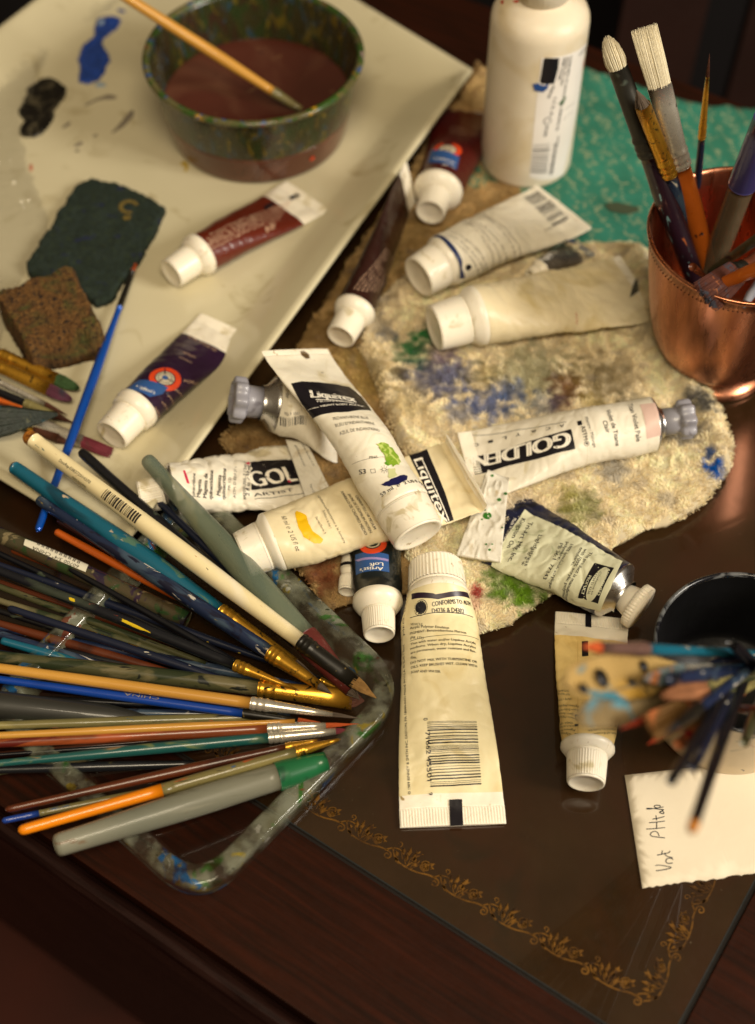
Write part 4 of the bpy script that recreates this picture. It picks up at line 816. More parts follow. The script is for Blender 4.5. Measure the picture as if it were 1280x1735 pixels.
for i in range(8): a = i*.785; p.line(z(797+12*math.cos(a), 603+12*math.sin(a)), z(797+17*math.cos(a), 603+17*math.sin(a)), .2, INKG)
p.poly([z(762, 490), z(800, 487), z(830, 510), z(862, 552), z(866, 580), z(835, 592), z(800, 580), z(806, 555), z(780, 520)], GRNW, lift=.14, wob=1.3); p.poly([z(812, 605), z(845, 598), z(850, 630), z(822, 642)], mat('pale_green_wash', '#cfd39a', .4), lift=.1, wob=1)
p.poly([z(785, 669), z(826, 646), z(880, 627), z(897, 632), z(895, 648), z(858, 668), z(818, 677)], NAVYP, lift=.12, wob=.4)
p.poly([z(430, 92), z(448, 88), z(470, 105), z(474, 122), z(458, 124), z(438, 108)], mat('hang_hole', '#5a4526', .6), lift=.1)
p.disc(z(528, 183), 1.4, INK); p.disc(z(940, 727), 3, NAVYP); p.build('printing', root)
# --- 3. yellow swatch tube, its black band and curled end on the right
root, S = tube('paint_tube', 'white tube with a bright yellow swatch and curled end, under the big tube', (410, 941), (808, 798), 104, mat('ivory_tube_plastic', '#e2d4ae', .36, stains=[('#cdb886', .05, .58, .2)], bump=(.25, .12), sss=.05), zb=(4, 21), Rc=12, Lc=11.5, Ls=5, shoulder_shape='round', full=.03, wr=.5, plump=.8, seed=21, curl=.2, curl_at=.9, cap_kind='plain', crimp_len=6)
z = Zm(300, 700, 3.2); p = Print(S, off=.12)
p.poly([z(642, 548), z(648, 530), z(676, 540), z(700, 552), z(716, 600), z(738, 640), z(795, 684), z(782, 706), z(742, 706), z(690, 672), z(655, 610)], YEL, wob=.3)
T('60 ml ℮ 2 US fl oz', z(566, 560), z(648, 748), 8.5, INKG); T('Lightfastness/Résistance à la lumière', z(764, 450), z(906, 705), 4, INKG); T('Solidez a la luz I', z(790, 530), z(830, 625), 4, INKG); T('Series/Serie 3', z(750, 565), z(800, 655), 4.2, INKG)
T('AMARILLO DE CADMIO MEDIO', z(886, 425), z(1020, 662), 5, INKG, bold=.1); T('JAUNE DE CADMIUM MOYEN', z(926, 440), z(1046, 650), 5, INKG, bold=.1); T('CADMIUM YELLOW MEDIUM', z(966, 450), z(1068, 630), 5, INKG, bold=.1)
z = Zm(340, 560, 2.56)
p.poly([z(903, 527), z(968, 492), z(1010, 580), z(1060, 700), z(1110, 832), z(1068, 850), z(1000, 740)], BLK, g=(S.L*.8, 0)); T('Liquitex', z(924, 560), z(1046, 838), 17, WPR, bold=.4, g=(S.L*.8, 8)); p.line(z(960, 556), z(1078, 826), .5, WPR, lift=.1, g=(S.L*.8, 8))
p.build('printing', root)
# --- 4. tube with a grey scalloped cap in front of the platter corner
GREYC = mat('grey_cap_plastic', '#8e8d96', .35, stains=[('#6f6c74', .15, .6, .1)], vary=.06, coat=.2)
ALUW = mat('white_aluminium', '#e6dfcd', .32, stains=[('#c9bd9c', .08, .6, .1), ('#4a4438', 1.2, .76, .02)], bump=(.22, .25), vary=.05)
root, S = tube('paint_tube', 'white tube with a scalloped grey cap pointing left, propped against the platter edge', (393, 676), (560, 730), 95, ALUW, cap=GREYC, zb=(22, 6), Lc=15, Ls=7, Rc=11, cap_kind='knob', shoulder=METAL, full=.3, wr=.4, seed=31)
z = Zm(340, 560, 2.56); p = Print(S); DG = mat('dark_green_band', '#10341f', .35)
p.poly([z(290, 180), z(300, 174), z(335, 176), z(342, 210), z(325, 205)], DG, g=(3, 12)); T('Vert', z(384, 298), z(384, 262), 8, INKG, g=(15, 3)); p.bars([z(345, 372), z(345, 410), z(462, 412), z(462, 374)], INK, 30, 9); T('PBk 7  0001', z(365, 365), z(430, 365), 5, INKG, g=(15, -3)); p.build('printing', root)
# --- 5. magenta tube
root, S = tube('paint_tube', 'crumpled white tube with a black lettered box and magenta streaks beside the frosted brush', (236, 842), (528, 806), 92, ALUW, zb=(4, 5), Rc=8.5, Lc=12, Ls=5, full=.05, wr=1.3, seed=41, nocrimp=True, shoulder=METAL)
z = Zm(300, 700, 3.2); p = Print(S, off=.14, maxl=1.6); MAG = mat('magenta_streak', '#c2204a', .4)
p.poly([z(400, 266), z(500, 256), z(622, 250), z(645, 300), z(668, 378), z(660, 388), z(530, 405), z(404, 417)], BLK); T('GOL', z(410, 398), z(652, 368), 31, WPR, bold=.9)
T('ARTIST', z(420, 454), z(634, 424), 6.8, INK, bold=.1); p.line(z(424, 466), z(690, 434), .3, INK)
for t, x, y0, y1, h, b in (('quinacridone', 96, 460, 330, 5.5, .1), ('Magenta', 128, 458, 362, 6.5, .15), ('Magenta de', 162, 462, 330, 6.5, .2), ('quinacridone', 192, 468, 312, 6.5, .2), ('Magenta', 236, 450, 340, 6.5, .2), ('quinacridona', 262, 470, 306, 6.5, .2), ('PR 122', 290, 418, 352, 4.5, 0), ('ASTM D 4303 LF 1', 320, 462, 292, 4.8, 0), ('#0001305-2 / Ser 7', 374, 470, 268, 5, .05), ('2 fl. oz. / 59 ml', 394, 452, 290, 6.2, .15)):
    T(t, z(x, y0), z(x+6, y1), h, INK, bold=b)
p.poly([z(34, 312), z(46, 312), z(70, 384), z(56, 380)], MAG, lift=.1); p.disc(z(386, 276), 3.5, MAG, lift=.15); p.disc(z(610, 370), 2.5, MAG, lift=.15)
for i in range(5): p.line(z(352+i*13, 545+i*9), z(362+i*13, 565+i*9), .7, INK)
p.build('printing', root)
def flap(name, quad, m, parent, nu=34, nv=44, th=.5, amp=.9, f=.14, seed=0, off=(0, 0, 0), bow=0.):
    """creased folded sheet between four picture corners (x, y, z) in world mm; returns surface function for printing"""
    C4 = [at(a, b, c) for a, b, c in quad]; Mi = np.linalg.inv(np.array(parent.matrix_world)); 
    class FS(Surf): pass
    s = FS(); s.guess = (.5, .5); s.mx = .3
    def P(u, v, o): 
        q = (C4[0]*(1-u)+C4[1]*u)*(1-v)+(C4[3]*(1-u)+C4[2]*u)*v; a = mn.noise(Vector((q[0]*f, q[1]*f, seed))); b = max(0, .12-abs(mn.noise(Vector((q[0]*f*1.7, q[1]*f*1.2, seed+4)))))/.12
        return q+np.array([0, 0, a*amp+b*amp*.7+bow*math.sin(math.pi*v)+o])
    s.P = P
    V = [P(i/(nu-1), j/(nv-1), 0) for i in range(nu) for j in range(nv)]; V += [p-np.array([0, 0, th]) for p in V]; n = nu*nv
    Fc = grid_faces(nu, nv); Fc += [tuple(n+i for i in q)[::-1] for q in grid_faces(nu, nv)]
    for i in range(nu-1): Fc += [(i*nv, n+i*nv, n+(i+1)*nv, (i+1)*nv), ((i+1)*nv+nv-1, n+(i+1)*nv+nv-1, n+i*nv+nv-1, i*nv+nv-1)]
    for j in range(nv-1): Fc += [(j+1, n+j+1, n+j, j), ((nu-1)*nv+j, n+(nu-1)*nv+j, n+(nu-1)*nv+j+1, (nu-1)*nv+j+1)]
    V = [(Mi@np.array([*(p*MM), 1]))[:3]/MM for p in V]; o = mesh(name, V, Fc, m, parent); s.o = o; return s
def flap_print(p, s, parent, name):
    # printing made in world mm: carry it into the parent's space
    Mi = np.linalg.inv(np.array(parent.matrix_world))
    p.parts = [([(Mi@np.array([*(np.array(q)*MM), 1]))[:3]/MM for q in V], Fc, m_) for V, Fc, m_ in p.parts]; p.build(name, parent)
bpy.context.view_layer.update()
SHW = mat('crumpled_foil_white', '#d9d4c6', .38, stains=[('#b9a98a', .1, .6, .1), ('#8a7a66', .7, .72, .03)], bump=(.3, .3), vary=.06)
s = flap('folded_end', [(484, 744, 14), (520, 750, 13), (562, 832, 12), (520, 848, 12)], SHW, root, amp=.5, seed=5)
s2p = Print(s, off=.1, maxl=.2)
def FT(P_, t, a, b, h, m=INK, lift=.05):
    V, Fc = glyphs(t); A = P_.s.inv(a); B = P_.s.inv(b, A); 
    # work in a metric frame of the flap
    pa, pb = P_.s.P(*A, 0), P_.s.P(*B, 0); e = pb-pa; nrm = norm(np.cross(P_.s.P(A[0]+.01, A[1], 0)-pa, P_.s.P(A[0], A[1]+.01, 0)-pa)); nrm = nrm if nrm[2] > 0 else -nrm
    up = norm(np.cross(nrm, e))*h*mmpx(pa); V, Fc = refine(V, Fc, 3.); W = []
    for v in V:
        q = pa+e*(v[0]/glyphs(t)[0][:, 0].max())+up*(v[1]/.73)
        ab = P_.s.inv(proj(q)[0], A) if v is V[0] or True else A; W.append(P_.s.P(ab[0], ab[1], P_.off+lift))
    P_.parts.append((W, Fc, P_.mi(m)))
z = Zm(300, 700, 3.2)
FT(s2p, 'goldenpaints.com', z(640, 175), z(690, 290), 4); FT(s2p, 'New Berlin NY', z(675, 165), z(740, 290), 3.5); FT(s2p, 'Made in USA', z(720, 390), z(742, 440), 3.5)
flap_print(s2p, s, root, 'end_printing')
# --- 6. small dark tube hanging out below the yellow swatch tube
DKGN = mat('dark_green_black_body', '#10181a', .3, vary=.2, coat=.3)
root, S = tube('paint_tube', 'small black green tube with a white ribbed cap, under the yellow swatch tube', (643, 1076), (632, 868), 80, DKGN, zb=(3.5, 1), Lc=12, Ls=7.5, Rc=7.6, shoulder_shape='ring', full=.4, wr=.2, seed=51, nocrimp=True)
z = Zm(300, 700, 3.2); p = Print(S)
p.poly([z(968, 770), z(1148, 768), z(1152, 864), z(972, 880)], LBL); T("Artist's", z(1118, 838), z(994, 846), 7.5, WPR, lift=.1, bold=.1); T('Loft', z(1118, 812), z(1046, 816), 7.5, WPR, lift=.1, bold=.1)
p.poly([z(966, 798), z(985, 793), z(1146, 794), z(1146, 806), z(985, 806)], mat('pencil_lilac', '#9a8ac0', .4), lift=.07); p.disc(z(1062, 706), 24, ORG, r2=14, lift=.12, g=(25, 0)); p.disc(z(1062, 706), 12, LGREY, r2=9, lift=.12, g=(25, 0)); p.build('printing', root)
# --- 7. back of a hidden tube peeping out on its left
root, S = tube('paint_tube', 'white tube end with a black stripe just showing left of the small black green tube', (588, 1003), (600, 930), 32, WHITE, zb=(4, 4), Lc=8, Ls=3, Rc=4.4, full=.5, wr=.1, seed=52, nocrimp=True)
p = Print(S); p.poly([(2.2, -6), (2.2, 6), (4.0, 6), (4.0, -6)], BLK, raw=True); p.build('printing', root)
# --- 8. violet tube with the grey cap
root, S = tube('paint_tube', 'long white tube with a black lettered panel, pale pink patch and grey cap', (1172, 709), (792, 790), 92, ALUW, cap=GREYC, zb=(10.5, 9), Lc=16, Ls=4.5, Rc=9.6, cap_kind='knob', shoulder=METAL, full=.3, wr=.35, seed=61)
z = Zm(660, 660, 2.133); p = Print(S)
p.poly([z(657, 143), z(672, 215), z(560, 244), z(430, 276), z(308, 308), z(294, 242), z(480, 196)], BLK); T('GOLDEN', z(656, 151), z(304, 236), 28, WPR, bold=1.3)
for ch, x, y in zip('ACRYLIC', (632, 582, 528, 474, 424, 374, 322), (127, 137, 147, 158, 171, 184, 196)): T(ch, z(x, y-2), z(x-16, y+2), 6.4, INK, bold=.15)
p.line(z(640, 118), z(300, 166), .3, INK)
T('Titan Violet Pale', z(860, 56), z(893, 188), 8.5, INK, bold=.1); T('Violet de Titane', z(782, 76), z(818, 204), 8, INK, bold=.1); T('Clair', z(770, 114), z(784, 158), 8, INK, bold=.1); T('Mixture / Mélange', z(706, 102), z(738, 210), 5.4, INK); T('ASTM', z(692, 134), z(704, 184), 7, INK, bold=.1)
p.poly([z(678, 116), z(694, 112), z(698, 128), z(682, 131)], INK); p.disc(z(713, 196), 4.5, INK, r2=3.6); T('1', z(709, 192), z(710, 199), 4, INK)
p.poly([z(905, 55), z(960, 49), z(981, 165), z(930, 178)], PNKSW)
p.line(z(694, 90), z(712, 290), .12, LGREY); p.build('printing', root)
# --- 9. navy tube with the folded white end
NAVB = mat('navy_tube_body', '#171b38', .35, stains=[('#0c0d1a', .1, .55, .1), ('#b9c0c8', .5, .72, .015)], bump=(.25, .3), vary=.2)
LABC = mat('pale_green_label', '#d2d2b4', .4, stains=[('#a9ad8a', .12, .6, .1)], bump=(.22, .3), vary=.06)
root, S = tube('paint_tube', 'crumpled navy tube with a pale green printed label and its end folded over white', (1087, 1031), (806, 868), 106, NAVB, zb=(4, 5), Lc=9.5, Ls=6, Rc=10.5, cap_kind='flange', shoulder=METAL, full=.06, wr=.9, seed=71, nocrimp=True, flare=1.12)
z = Zm(660, 660, 2.133); p = Print(S, off=.32, maxl=1.2); p.poly([z(490, 434), z(600, 492), z(735, 560), z(842, 622), z(800, 720), z(765, 803), z(640, 778), z(500, 706), z(372, 640), z(418, 540)], LABC)
for t, a, b, h, bo in (('Kingston On', (478, 466), (424, 572), 8, .15), ('Tri-Art Mfg. Inc.', (504, 478), (428, 622), 8.6, .2), ('Lightfastness :', (540, 526), (484, 652), 7, .1), ('* * * *', (506, 566), (470, 632), 8, .1), ('PB 36:1', (616, 556), (590, 614), 6.6, .1), ('77343', (584, 630), (556, 684), 6.6, .1), ('polymère.', (640, 552), (606, 618), 6, .1), ('100% émulsion acrylique', (654, 560), (578, 716), 6, .1), ('emulsion.', (690, 572), (656, 636), 6, .1), ('with 100% acrylic polymer', (706, 576), (622, 752), 6, .1), ('This product is manufactured', (724, 588), (632, 776), 6, .1), ('ASTM D 5098', (734, 650), (704, 736), 6, .1)):
    T(t, z(*a), z(*b), h, INK, bold=bo)
p.poly([z(742, 628), z(812, 646), z(756, 773), z(683, 752)], BLK, lift=.1); c = z(748, 702); A_ = S.inv(c); ex = norm(S.inv(z(782, 634))-S.inv(z(716, 768))); ey = np.array([-ex[1], ex[0]])
p.add([A_+ex*9.5*math.cos(t)+ey*2.9*math.sin(t) for t in np.linspace(0, 6.28, 30)[:-1]], [tuple(range(29))], LABC, .2)
T('APPROVED', z(790, 648), z(752, 742), 5, LABC, lift=.16, bold=.1); T('PRODUCT', z(722, 672), z(694, 738), 5, LABC, lift=.16, bold=.1); T('Conforms to', z(760, 660), z(730, 740), 4, INK, lift=.3); T('ASTM D 4236', z(748, 658), z(718, 738), 4, INK, lift=.3)
T('Made in Canada', z(449, 466), z(414, 540), 6, WPR, lift=.02); p.build('printing', root)
bpy.context.view_layer.update()
s = flap('folded_end', [(827, 797, 15), (863, 810, 15), (849, 951, 15), (774, 940, 13)], SHW, root, amp=1.3, f=.11, seed=12, th=2.2, bow=1.5)
fp_ = Print(s, off=.12, maxl=.2); GD = mat('green_paint_drop', '#2c6a1e', .3)
def fdrop(x, y, r):
    V = []
    for i in range(14): a = 6.283*i/14; V.append(s.P(*s.inv((x+r*1.25*math.cos(a), y+r*math.sin(a))), .25))
    fp_.parts.append((V, [tuple(range(14))[::-1]], fp_.mi(GD)))
for x, y, r in ((354, 457, 6), (397, 399, 3), (420, 377, 2.5), (372, 312, 2.2), (362, 580, 2), (345, 436, 1.6), (335, 470, 1.4), (408, 500, 1.5), (350, 560, 1.6), (372, 560, 1.3)): fdrop(*z(x, y), r)
flap_print(fp_, s, root, 'paint_drops')
# --- 10. small yellow tube
YB = mat('yellow_tube_body', '#edd08a', .38, stains=[('#c8a458', .05, .55, .2)], bump=(.2, .2), vary=.06)
YB.node_tree.nodes['Principled BSDF'].inputs['Roughness'].default_value = .4
root, S = tube('paint_tube', 'small yellow ochre tube lying cap toward the viewer left of the speckled jar', (993, 1328), (1003, 1046), 86, YB, zb=(.4, .4), Lc=13.5, Ls=4, Rc=8.6, shoulder_shape='ring', full=.02, wr=.5, seed=81, white_end=14, crimp_len=6)
z = Zm(880, 960, 3.0975); p = Print(S)
p.poly([z(329, 393), z(362, 391), z(364, 470), z(330, 472)], BLK); p.poly([z(347, 250), z(379, 256), z(379, 322), z(347, 318)], BLK, lift=.3)
for i, (t, x0, x1, y) in enumerate((('SATURATION', 262, 182, 655), ('VALUE • VALEUR • VALOR', 270, 178, 677), ('UNITE • TONO', 278, 194, 698), ('Pigments PY42 PR101', 314, 172, 738), ('Véhicule: Emulsion Acrylique', 314, 170, 756), ('Opaco - Resistente', 290, 168, 779), ('Pigmento: PY42 PR101', 308, 170, 805), ('Opaque - Lightfast', 284, 176, 825), ('Vehicle: Acrylic Emulsion', 304, 180, 842), ('Pigment PY42', 296, 186, 862), ('Opaque', 274, 196, 884), ('no contiene solventes', 512, 384, 745), ('Nettoyer avec eau et savon', 514, 376, 770), ('Producto a base de agua', 512, 380, 785), ('ingredientes', 510, 386, 802), ('Soap and water clean up', 518, 374, 818), ('Consult your local retailer', 530, 366, 842), ('Conforms to D4236', 520, 360, 862), ('Product of France', 510, 372, 882))):
    T(t, z(x0, y-7), z(x1, y-3), 4.4, INKG)
for y in (783, 833, 882): p.poly([z(292, y-6), z(312, y-6), z(311, y+5), z(292, y+5)], INK)
p.line(z(308, 392), z(308, 920), .12, mat('seam_line', '#b8913c', .5), g=(20, 0)); p.build('printing', root)
# --- 11. burnt sienna tube on the platter
BRN = mat('burnt_sienna_body', '#5e1f10', .32, vary=.1, coat=.2); CRL = mat('pale_lettering', '#c9a88e', .5)
root, S = tube('paint_tube', 'red brown tube with a white cap lying on the platter below the water tub', (290, 464), (520, 333), 70, BRN, zb=(ZP, ZP), Lc=15, Ls=7, Rc=9, cap_kind='plain', shoulder_shape='ring', full=.1, wr=.3, seed=91, white_end=20)
z = Zm(0, 0, 2); p = Print(S)
for i, t in enumerate(('Permanent lightfast acrylic colour', 'Wash brushes with soap and water', 'Conforms to ASTM D4236 non toxic', 'Laver a l eau et au savon', 'Lavar con agua y jabon', 'Fabricado para artistas')): T(t, z(672+i*9, 872-i*15), z(955+i*8, 742-i*13), 5, CRL)
for i, t in enumerate(('BURNT SIENNA', 'Terre de Sienne', 'Siena tostada', 'brûlée')): T(t, z(640+i*10, 812-i*18), z(770+i*5, 735-i*12), 5, CRL, g=(20, 6))
T('AP', z(905, 790), z(942, 768), 11, CRL, bold=.3); p.poly([z(893, 700), z(925, 684), z(933, 694), z(900, 713)], BLK); p.poly([z(980, 668), z(1010, 655), z(1018, 664), z(987, 680)], BLK, lift=.1); p.build('printing', root)
def loft(S, p, z, c, fl_, nm, txt_a, txt_b, h, rot=1):
    p.disc(z(*c), 1, ORG, r2=.1)
# --- 12. purple tube on the platter
PUR = mat('deep_purple_body', '#2a1330', .3, vary=.12, coat=.2)
root, S = tube('paint_tube', 'deep purple tube with an orange ring emblem and white cap lying on the platter', (189, 738), (384, 553), 74, PUR, zb=(ZP, ZP), Lc=15, Ls=7, Rc=9.6, cap_kind='plain', shoulder_shape='ring', full=.1, wr=.3, seed=101, white_end=19)
z = Zm(0, 420, 2.909); p = Print(S); g_ = (35, 4)
p.disc(z(815, 640), 27, ORG, r2=17.5, g=g_, lift=.02); p.disc(z(815, 640), 15.5, LGREY, g=g_); p.disc(z(815, 640), 5, LBL, g=g_, lift=.1); p.disc(z(815, 640), 12, PUR, g=g_, lift=.05, r2=11)
for a in (.5, 2.6, 4.7): p.line(z(815+14*math.cos(a), 640+14*math.sin(a)), z(815+44*math.cos(a), 640+44*math.sin(a)), .6, PUR, lift=.12, g=g_)
p.poly([z(640, 690), z(690, 652), z(830, 690), z(800, 722), z(740, 736), z(610, 706)], LBL, lift=.12, g=g_); T("Artist's", z(690, 700), z(762, 722), 7, WPR, lift=.2, g=g_); T('Loft', z(672, 686), z(722, 704), 6, WPR, lift=.2, g=g_)
T('22 ML / 0.75 FL OZ', z(925, 437), z(1062, 512), 6, CRL, g=(50, 0)); T('VIOLET', z(898, 516), z(962, 546), 5, CRL, g=(45, 0)); T('Violeta', z(880, 540), z(945, 570), 4, CRL, g=(45, 0))
for i in range(4): T(('Dioxazine purple', 'acrylic paint', 'peinture acrylique', 'pintura')[i], z(760+i*34, 790-i*30), z(800+i*36, 870-i*40), 4.5, CRL, g=(28, -8))
T('ACMI AP', z(905, 660), z(990, 700), 6, CRL, g=(40, -8)); p.build('printing', root)
# --- 13. brown tube standing on edge between platter and towel
DBR = mat('dark_brown_body', '#2c110c', .3, vary=.12, coat=.2)
root, S = tube('paint_tube', 'narrow dark brown tube twisted on its side between the platter edge and the cream tubes', (577, 571), (722, 338), 68, DBR, zb=(5, 9), Lc=14, Ls=6.5, Rc=8.4, cap_kind='plain', shoulder_shape='ring', full=.02, wr=.4, seed=111, white_end=11, roll=math.radians(78), flare=.9)
z = Zm(480, 160, 3.2); p = Print(S)
for i in range(8):
    gx, gy = .155, .0
    T(('Vandyke brown acrylic', 'brun van dyck paint', 'pardo van dyck', 'permanent colour', 'wash with soap', 'non toxic product', 'keep cap closed', 'store upright')[i], z(388+i*21, 1062-i*2+i*4), z(560+i*9, 838-i*1+i*9), 3.4, CRL, g=(20, -10))
p.poly([z(590, 1010), z(610, 1000), z(596, 1080), z(570, 1135), z(535, 1110), z(560, 1060)], LBL, g=(15, -18)); p.build('printing', root)
# --- 14. dark red tube under the platter rim
RDB = mat('dark_red_body', '#4a100c', .3, vary=.12, coat=.2)
root, S = tube('paint_tube', 'dark red tube with an orange emblem under the platter rim beside the white bottle', (729, 360), (806, 176), 78, RDB, zb=(5, 2), Lc=14, Ls=7, Rc=9, cap_kind='plain', shoulder_shape='ring', full=.15, wr=.2, seed=121, white_end=11)
p = Print(S); g_ = (25, 0)
p.disc(z(890, 296), 25, ORG, r2=17, g=g_, a0=-1.0-1.57+3.14, a1=1.2+1.57+3.3); p.disc(z(890, 300), 15, LGREY, r2=7, g=g_); p.disc(z(890, 300), 5, LGREY, g=g_); p.poly([z(805, 305), z(955, 340), z(938, 412), z(785, 375)], LBL, lift=.1, g=g_); T("Artist's", z(932, 372), z(820, 345), 6, WPR, lift=.18, g=g_); T('Loft', z(925, 392), z(860, 378), 6, WPR, lift=.18, g=g_); T('CRIMSON', z(900, 205), z(990, 220), 4.5, CRL, g=(40, 0)); T('Carmin', z(905, 182), z(990, 195), 4.5, CRL, g=(40, 0)); p.build('printing', root)
# --- 15. white tube with barcode
root, S = tube('paint_tube', 'white tube with a barcode near its flat end, lying by the white bottle', (709, 470), (953, 352), 92, WHITE, zb=(9, 12), Lc=14, Ls=7, Rc=12.6, cap_kind='plain', shoulder_shape='round', full=.12, wr=.6, seed=131, crimp_len=3, cap_flange=1)
z2_ = Zm(640, 0, 2); p = Print(S); z4 = z
p.bars([z2_(495, 670), z2_(545, 647), z2_(650, 742), z2_(598, 770)], INK, 32, 7); T('0 94376 92184 7', z2_(570, 785), z2_(650, 740), 4, INKG); p.build('barcode', root); p = Print(S)
DB = mat('dark_blue_stripe', '#1c2c5c', .4); p.poly([z4(806, 775), z4(850, 780), z4(900, 830), z4(950, 910), z4(985, 995), z4(958, 998), z4(930, 920), z4(880, 840), z4(835, 795)], DB, g=(3, 0)); p.disc(z4(1005, 938), 6, INK, g=(10, -8))
rn = random.Random(5)
for i, (t, a, b) in enumerate((('Soap and water cleanup. Do not', (862, 770), (1060, 985)), ('freeze. Keep from children.', (880, 760), (1080, 970)), ('Lavar con agua y jabon. No congelar', (905, 745), (1100, 968)), ('Nettoyer a l eau savonneuse', (960, 695), (1130, 950)), ('ne pas congeler. Conserver', (985, 690), (1165, 940)), ('hors de la portee des enfants', (1012, 682), (1195, 925)), ('CONFORMS TO ASTM D4236', (1045, 655), (1245, 905)), ('TITANIUM WHITE BLANC TITANE', (1075, 650), (1275, 885)))):
    T(t, z4(*a), z4(*b), 4, INKG)
p.build('printing', root)
# --- 16. blank cream tube
BLANK = mat('aged_cream_plastic', '#eadcb8', .36, stains=[('#d0bd88', .04, .52, .2), ('#7a6a4a', .8, .75, .02), ('#c87a5a', .16, .77, .02)], bump=(.15, .25), sss=.05)
root, S = tube('paint_tube', 'blank cream tube with a short speckled cap, in front of the barcode tube', (735, 556), (1082, 487), 102, BLANK, zb=(10, 12), Lc=17, Ls=8, Rc=13, cap_kind='plain', shoulder_shape='round', full=.05, wr=.5, seed=141, crimp_len=4, flare=1.06)
zc_ = Zm(880, 400, 3.2); p = Print(S); DKG = mat('dark_grey_mark', '#4c4a40', .4, vary=.3); p.poly([zc_(628, 240), zc_(652, 245), zc_(648, 300), zc_(600, 335), zc_(612, 280)], DKG, lift=.3, g=(S.L*.9, 0)); p.line(zc_(310, 415), zc_(312, 480), .4, PRED); p.disc(zc_(205, 158), 3, DKG); p.build('printing', root)
BLUEF = mat('blue_foil_corner', '#1d3f6e', .4)
root, S = tube('paint_tube', 'silvery tube end with a blue tip between the barcode tube and blank tube', (900, 470), (985, 418), 40, METAL, zb=(9, 9), Lc=5, Ls=3, Rc=5, full=.1, wr=.3, seed=151, crimp_len=4, cap_kind='plain', crimp=BLUEF)
# ================================================================ clear plastic tray lid
ACR = mat('clear_stained_acrylic', '#8d9180', .1, alpha=.42, stains=[('#3f7a34', .05, .58, .05), ('#1f74b0', .045, .61, .02), ('#a8963a', .08, .62, .04), ('#8a4a38', .09, .64, .03), ('#c0c0b0', .15, .64, .04), ('#24301c', .14, .65, .04)], coat=1., vary=.4, vscale=.1)
def acr_alpha():
    n = ACR.node_tree.nodes; L = ACR.node_tree.links; p = n['Principled BSDF']; src = p.inputs['Base Color'].links[0].from_socket
    q = nd(ACR, 'ShaderNodeTexNoise'); q.inputs['Scale'].default_value = 70; q.inputs['Detail'].default_value = 4; t = nd(ACR, 'ShaderNodeTexCoord'); L.new(t.outputs['Object'], q.inputs['Vector'])
    r = nd(ACR, 'ShaderNodeMapRange'); r.inputs[1].default_value = .42; r.inputs[2].default_value = .58; r.inputs[3].default_value = .08; r.inputs[4].default_value = .55; L.new(q.outputs['Fac'], r.inputs[0]); L.new(r.outputs[0], p.inputs['Alpha'])
acr_alpha()
ACF = glassy('clear_acrylic_floor', .05, .035, (.9, .89, .86, 1))
zl = 13.
c1 = at(692, 1162, zl)[:2]; c2 = at(334, 1528, zl)[:2]; c3 = at(338-640, 1518-640, zl)[:2]; c3 = at(-30, 1195, zl)[:2]; c4 = at(330, 815, zl)[:2]
lid = thing('plastic_lid', 'clear plastic lid with rounded corners and paint smeared rim, holding loose brushes', 'lid', (*c1, 0))
LQ = [c1, c4, c3, c2]
def rpath(Qs, r, z, m=26, n=12):
    out = []
    for i in range(4):
        a, b, c = Qs[i-1], Qs[i], Qs[(i+1) % 4]; ta = norm(a-b); tc_ = norm(c-b); p0 = b+ta*r; p1 = b+tc_*r
        for k in range(n+1): t = k/n; out.append((1-t)**2*p0+2*t*(1-t)*b+t*t*p1)
        q = c+norm(b-c)*r
        for k in range(1, m): out.append(p1+(q-p1)*k/m)
    return [np.array([*p, z]) for p in out]
def inq(Qs, d):
    global cen, Q
    oq, oc = Q, cen; Q = Qs; cen = sum(Qs)/4; r = inset(Qs, d); Q, cen = oq, oc; return r
rg = [rpath(LQ, 23, .5+0*zl), rpath(inq(LQ, -1.2), 24, 2), rpath(inq(LQ, -1.5), 24, zl-3), rpath(inq(LQ, -1.2), 24, zl-.6), rpath(inq(LQ, 0), 23, zl), rpath(inq(LQ, 6.2), 18, zl), rpath(inq(LQ, 7.4), 17, zl-.8), rpath(inq(LQ, 8.6), 17, zl-4), rpath(inq(LQ, 11), 16, 2.2)]
V = [p for r in rg for p in r]; n_ = len(rg[0]); f = grid_faces(len(rg), n_, True); mesh('rim', V, [q[::-1] for q in f], ACR, lid, org=(*c1, 0))
fl_ = rpath(inq(LQ, 11), 16, 2.0); mesh('floor_sheet', fl_, [tuple(range(len(fl_)))], ACF, lid, org=(*c1, 0), smooth=False)
# ================================================================ brush materials
def hmat(name, base, st=(), rough=.3, coat=.35, **k): return mat(name, base, rough, stains=st, coat=coat, vary=k.pop('vary', .15), stretch=k.pop('stretch', (.3, 1, 1)), **k)
NVY = hmat('navy_lacquer', '#171d30', (('#c9c2b0', .35, .7, .02), ('#b89a2c', .22, .7, .02)))
NVYS = hmat('navy_lacquer_stained', '#1b2742', (('#3a4a5a', .1, .5, .1), ('#b9b2a6', .3, .66, .02), ('#b89a2c', .18, .67, .02), ('#16182a', .2, .56, .05)))
BLKH = hmat('black_lacquer', '#0e0f14', (('#3c4436', .15, .64, .05), ('#b8ae9a', .5, .74, .02)))
BLKY = hmat('black_lacquer_yellow_spots', '#14161c', (('#343a30', .1, .52, .1), ('#d8b81c', .09, .66, .01), ('#8a3a2c', .2, .7, .02)))
TEAL = hmat('teal_lacquer', '#12586e', (('#0c3a4a', .06, .55, .1), ('#b8a488', .14, .67, .02), ('#4a6a5a', .2, .64, .04)))
TEAL2 = hmat('teal_green_lacquer', '#1d5654', (('#6a7a52', .12, .55, .08), ('#8a7452', .12, .63, .04), ('#143a3c', .1, .6, .05)))
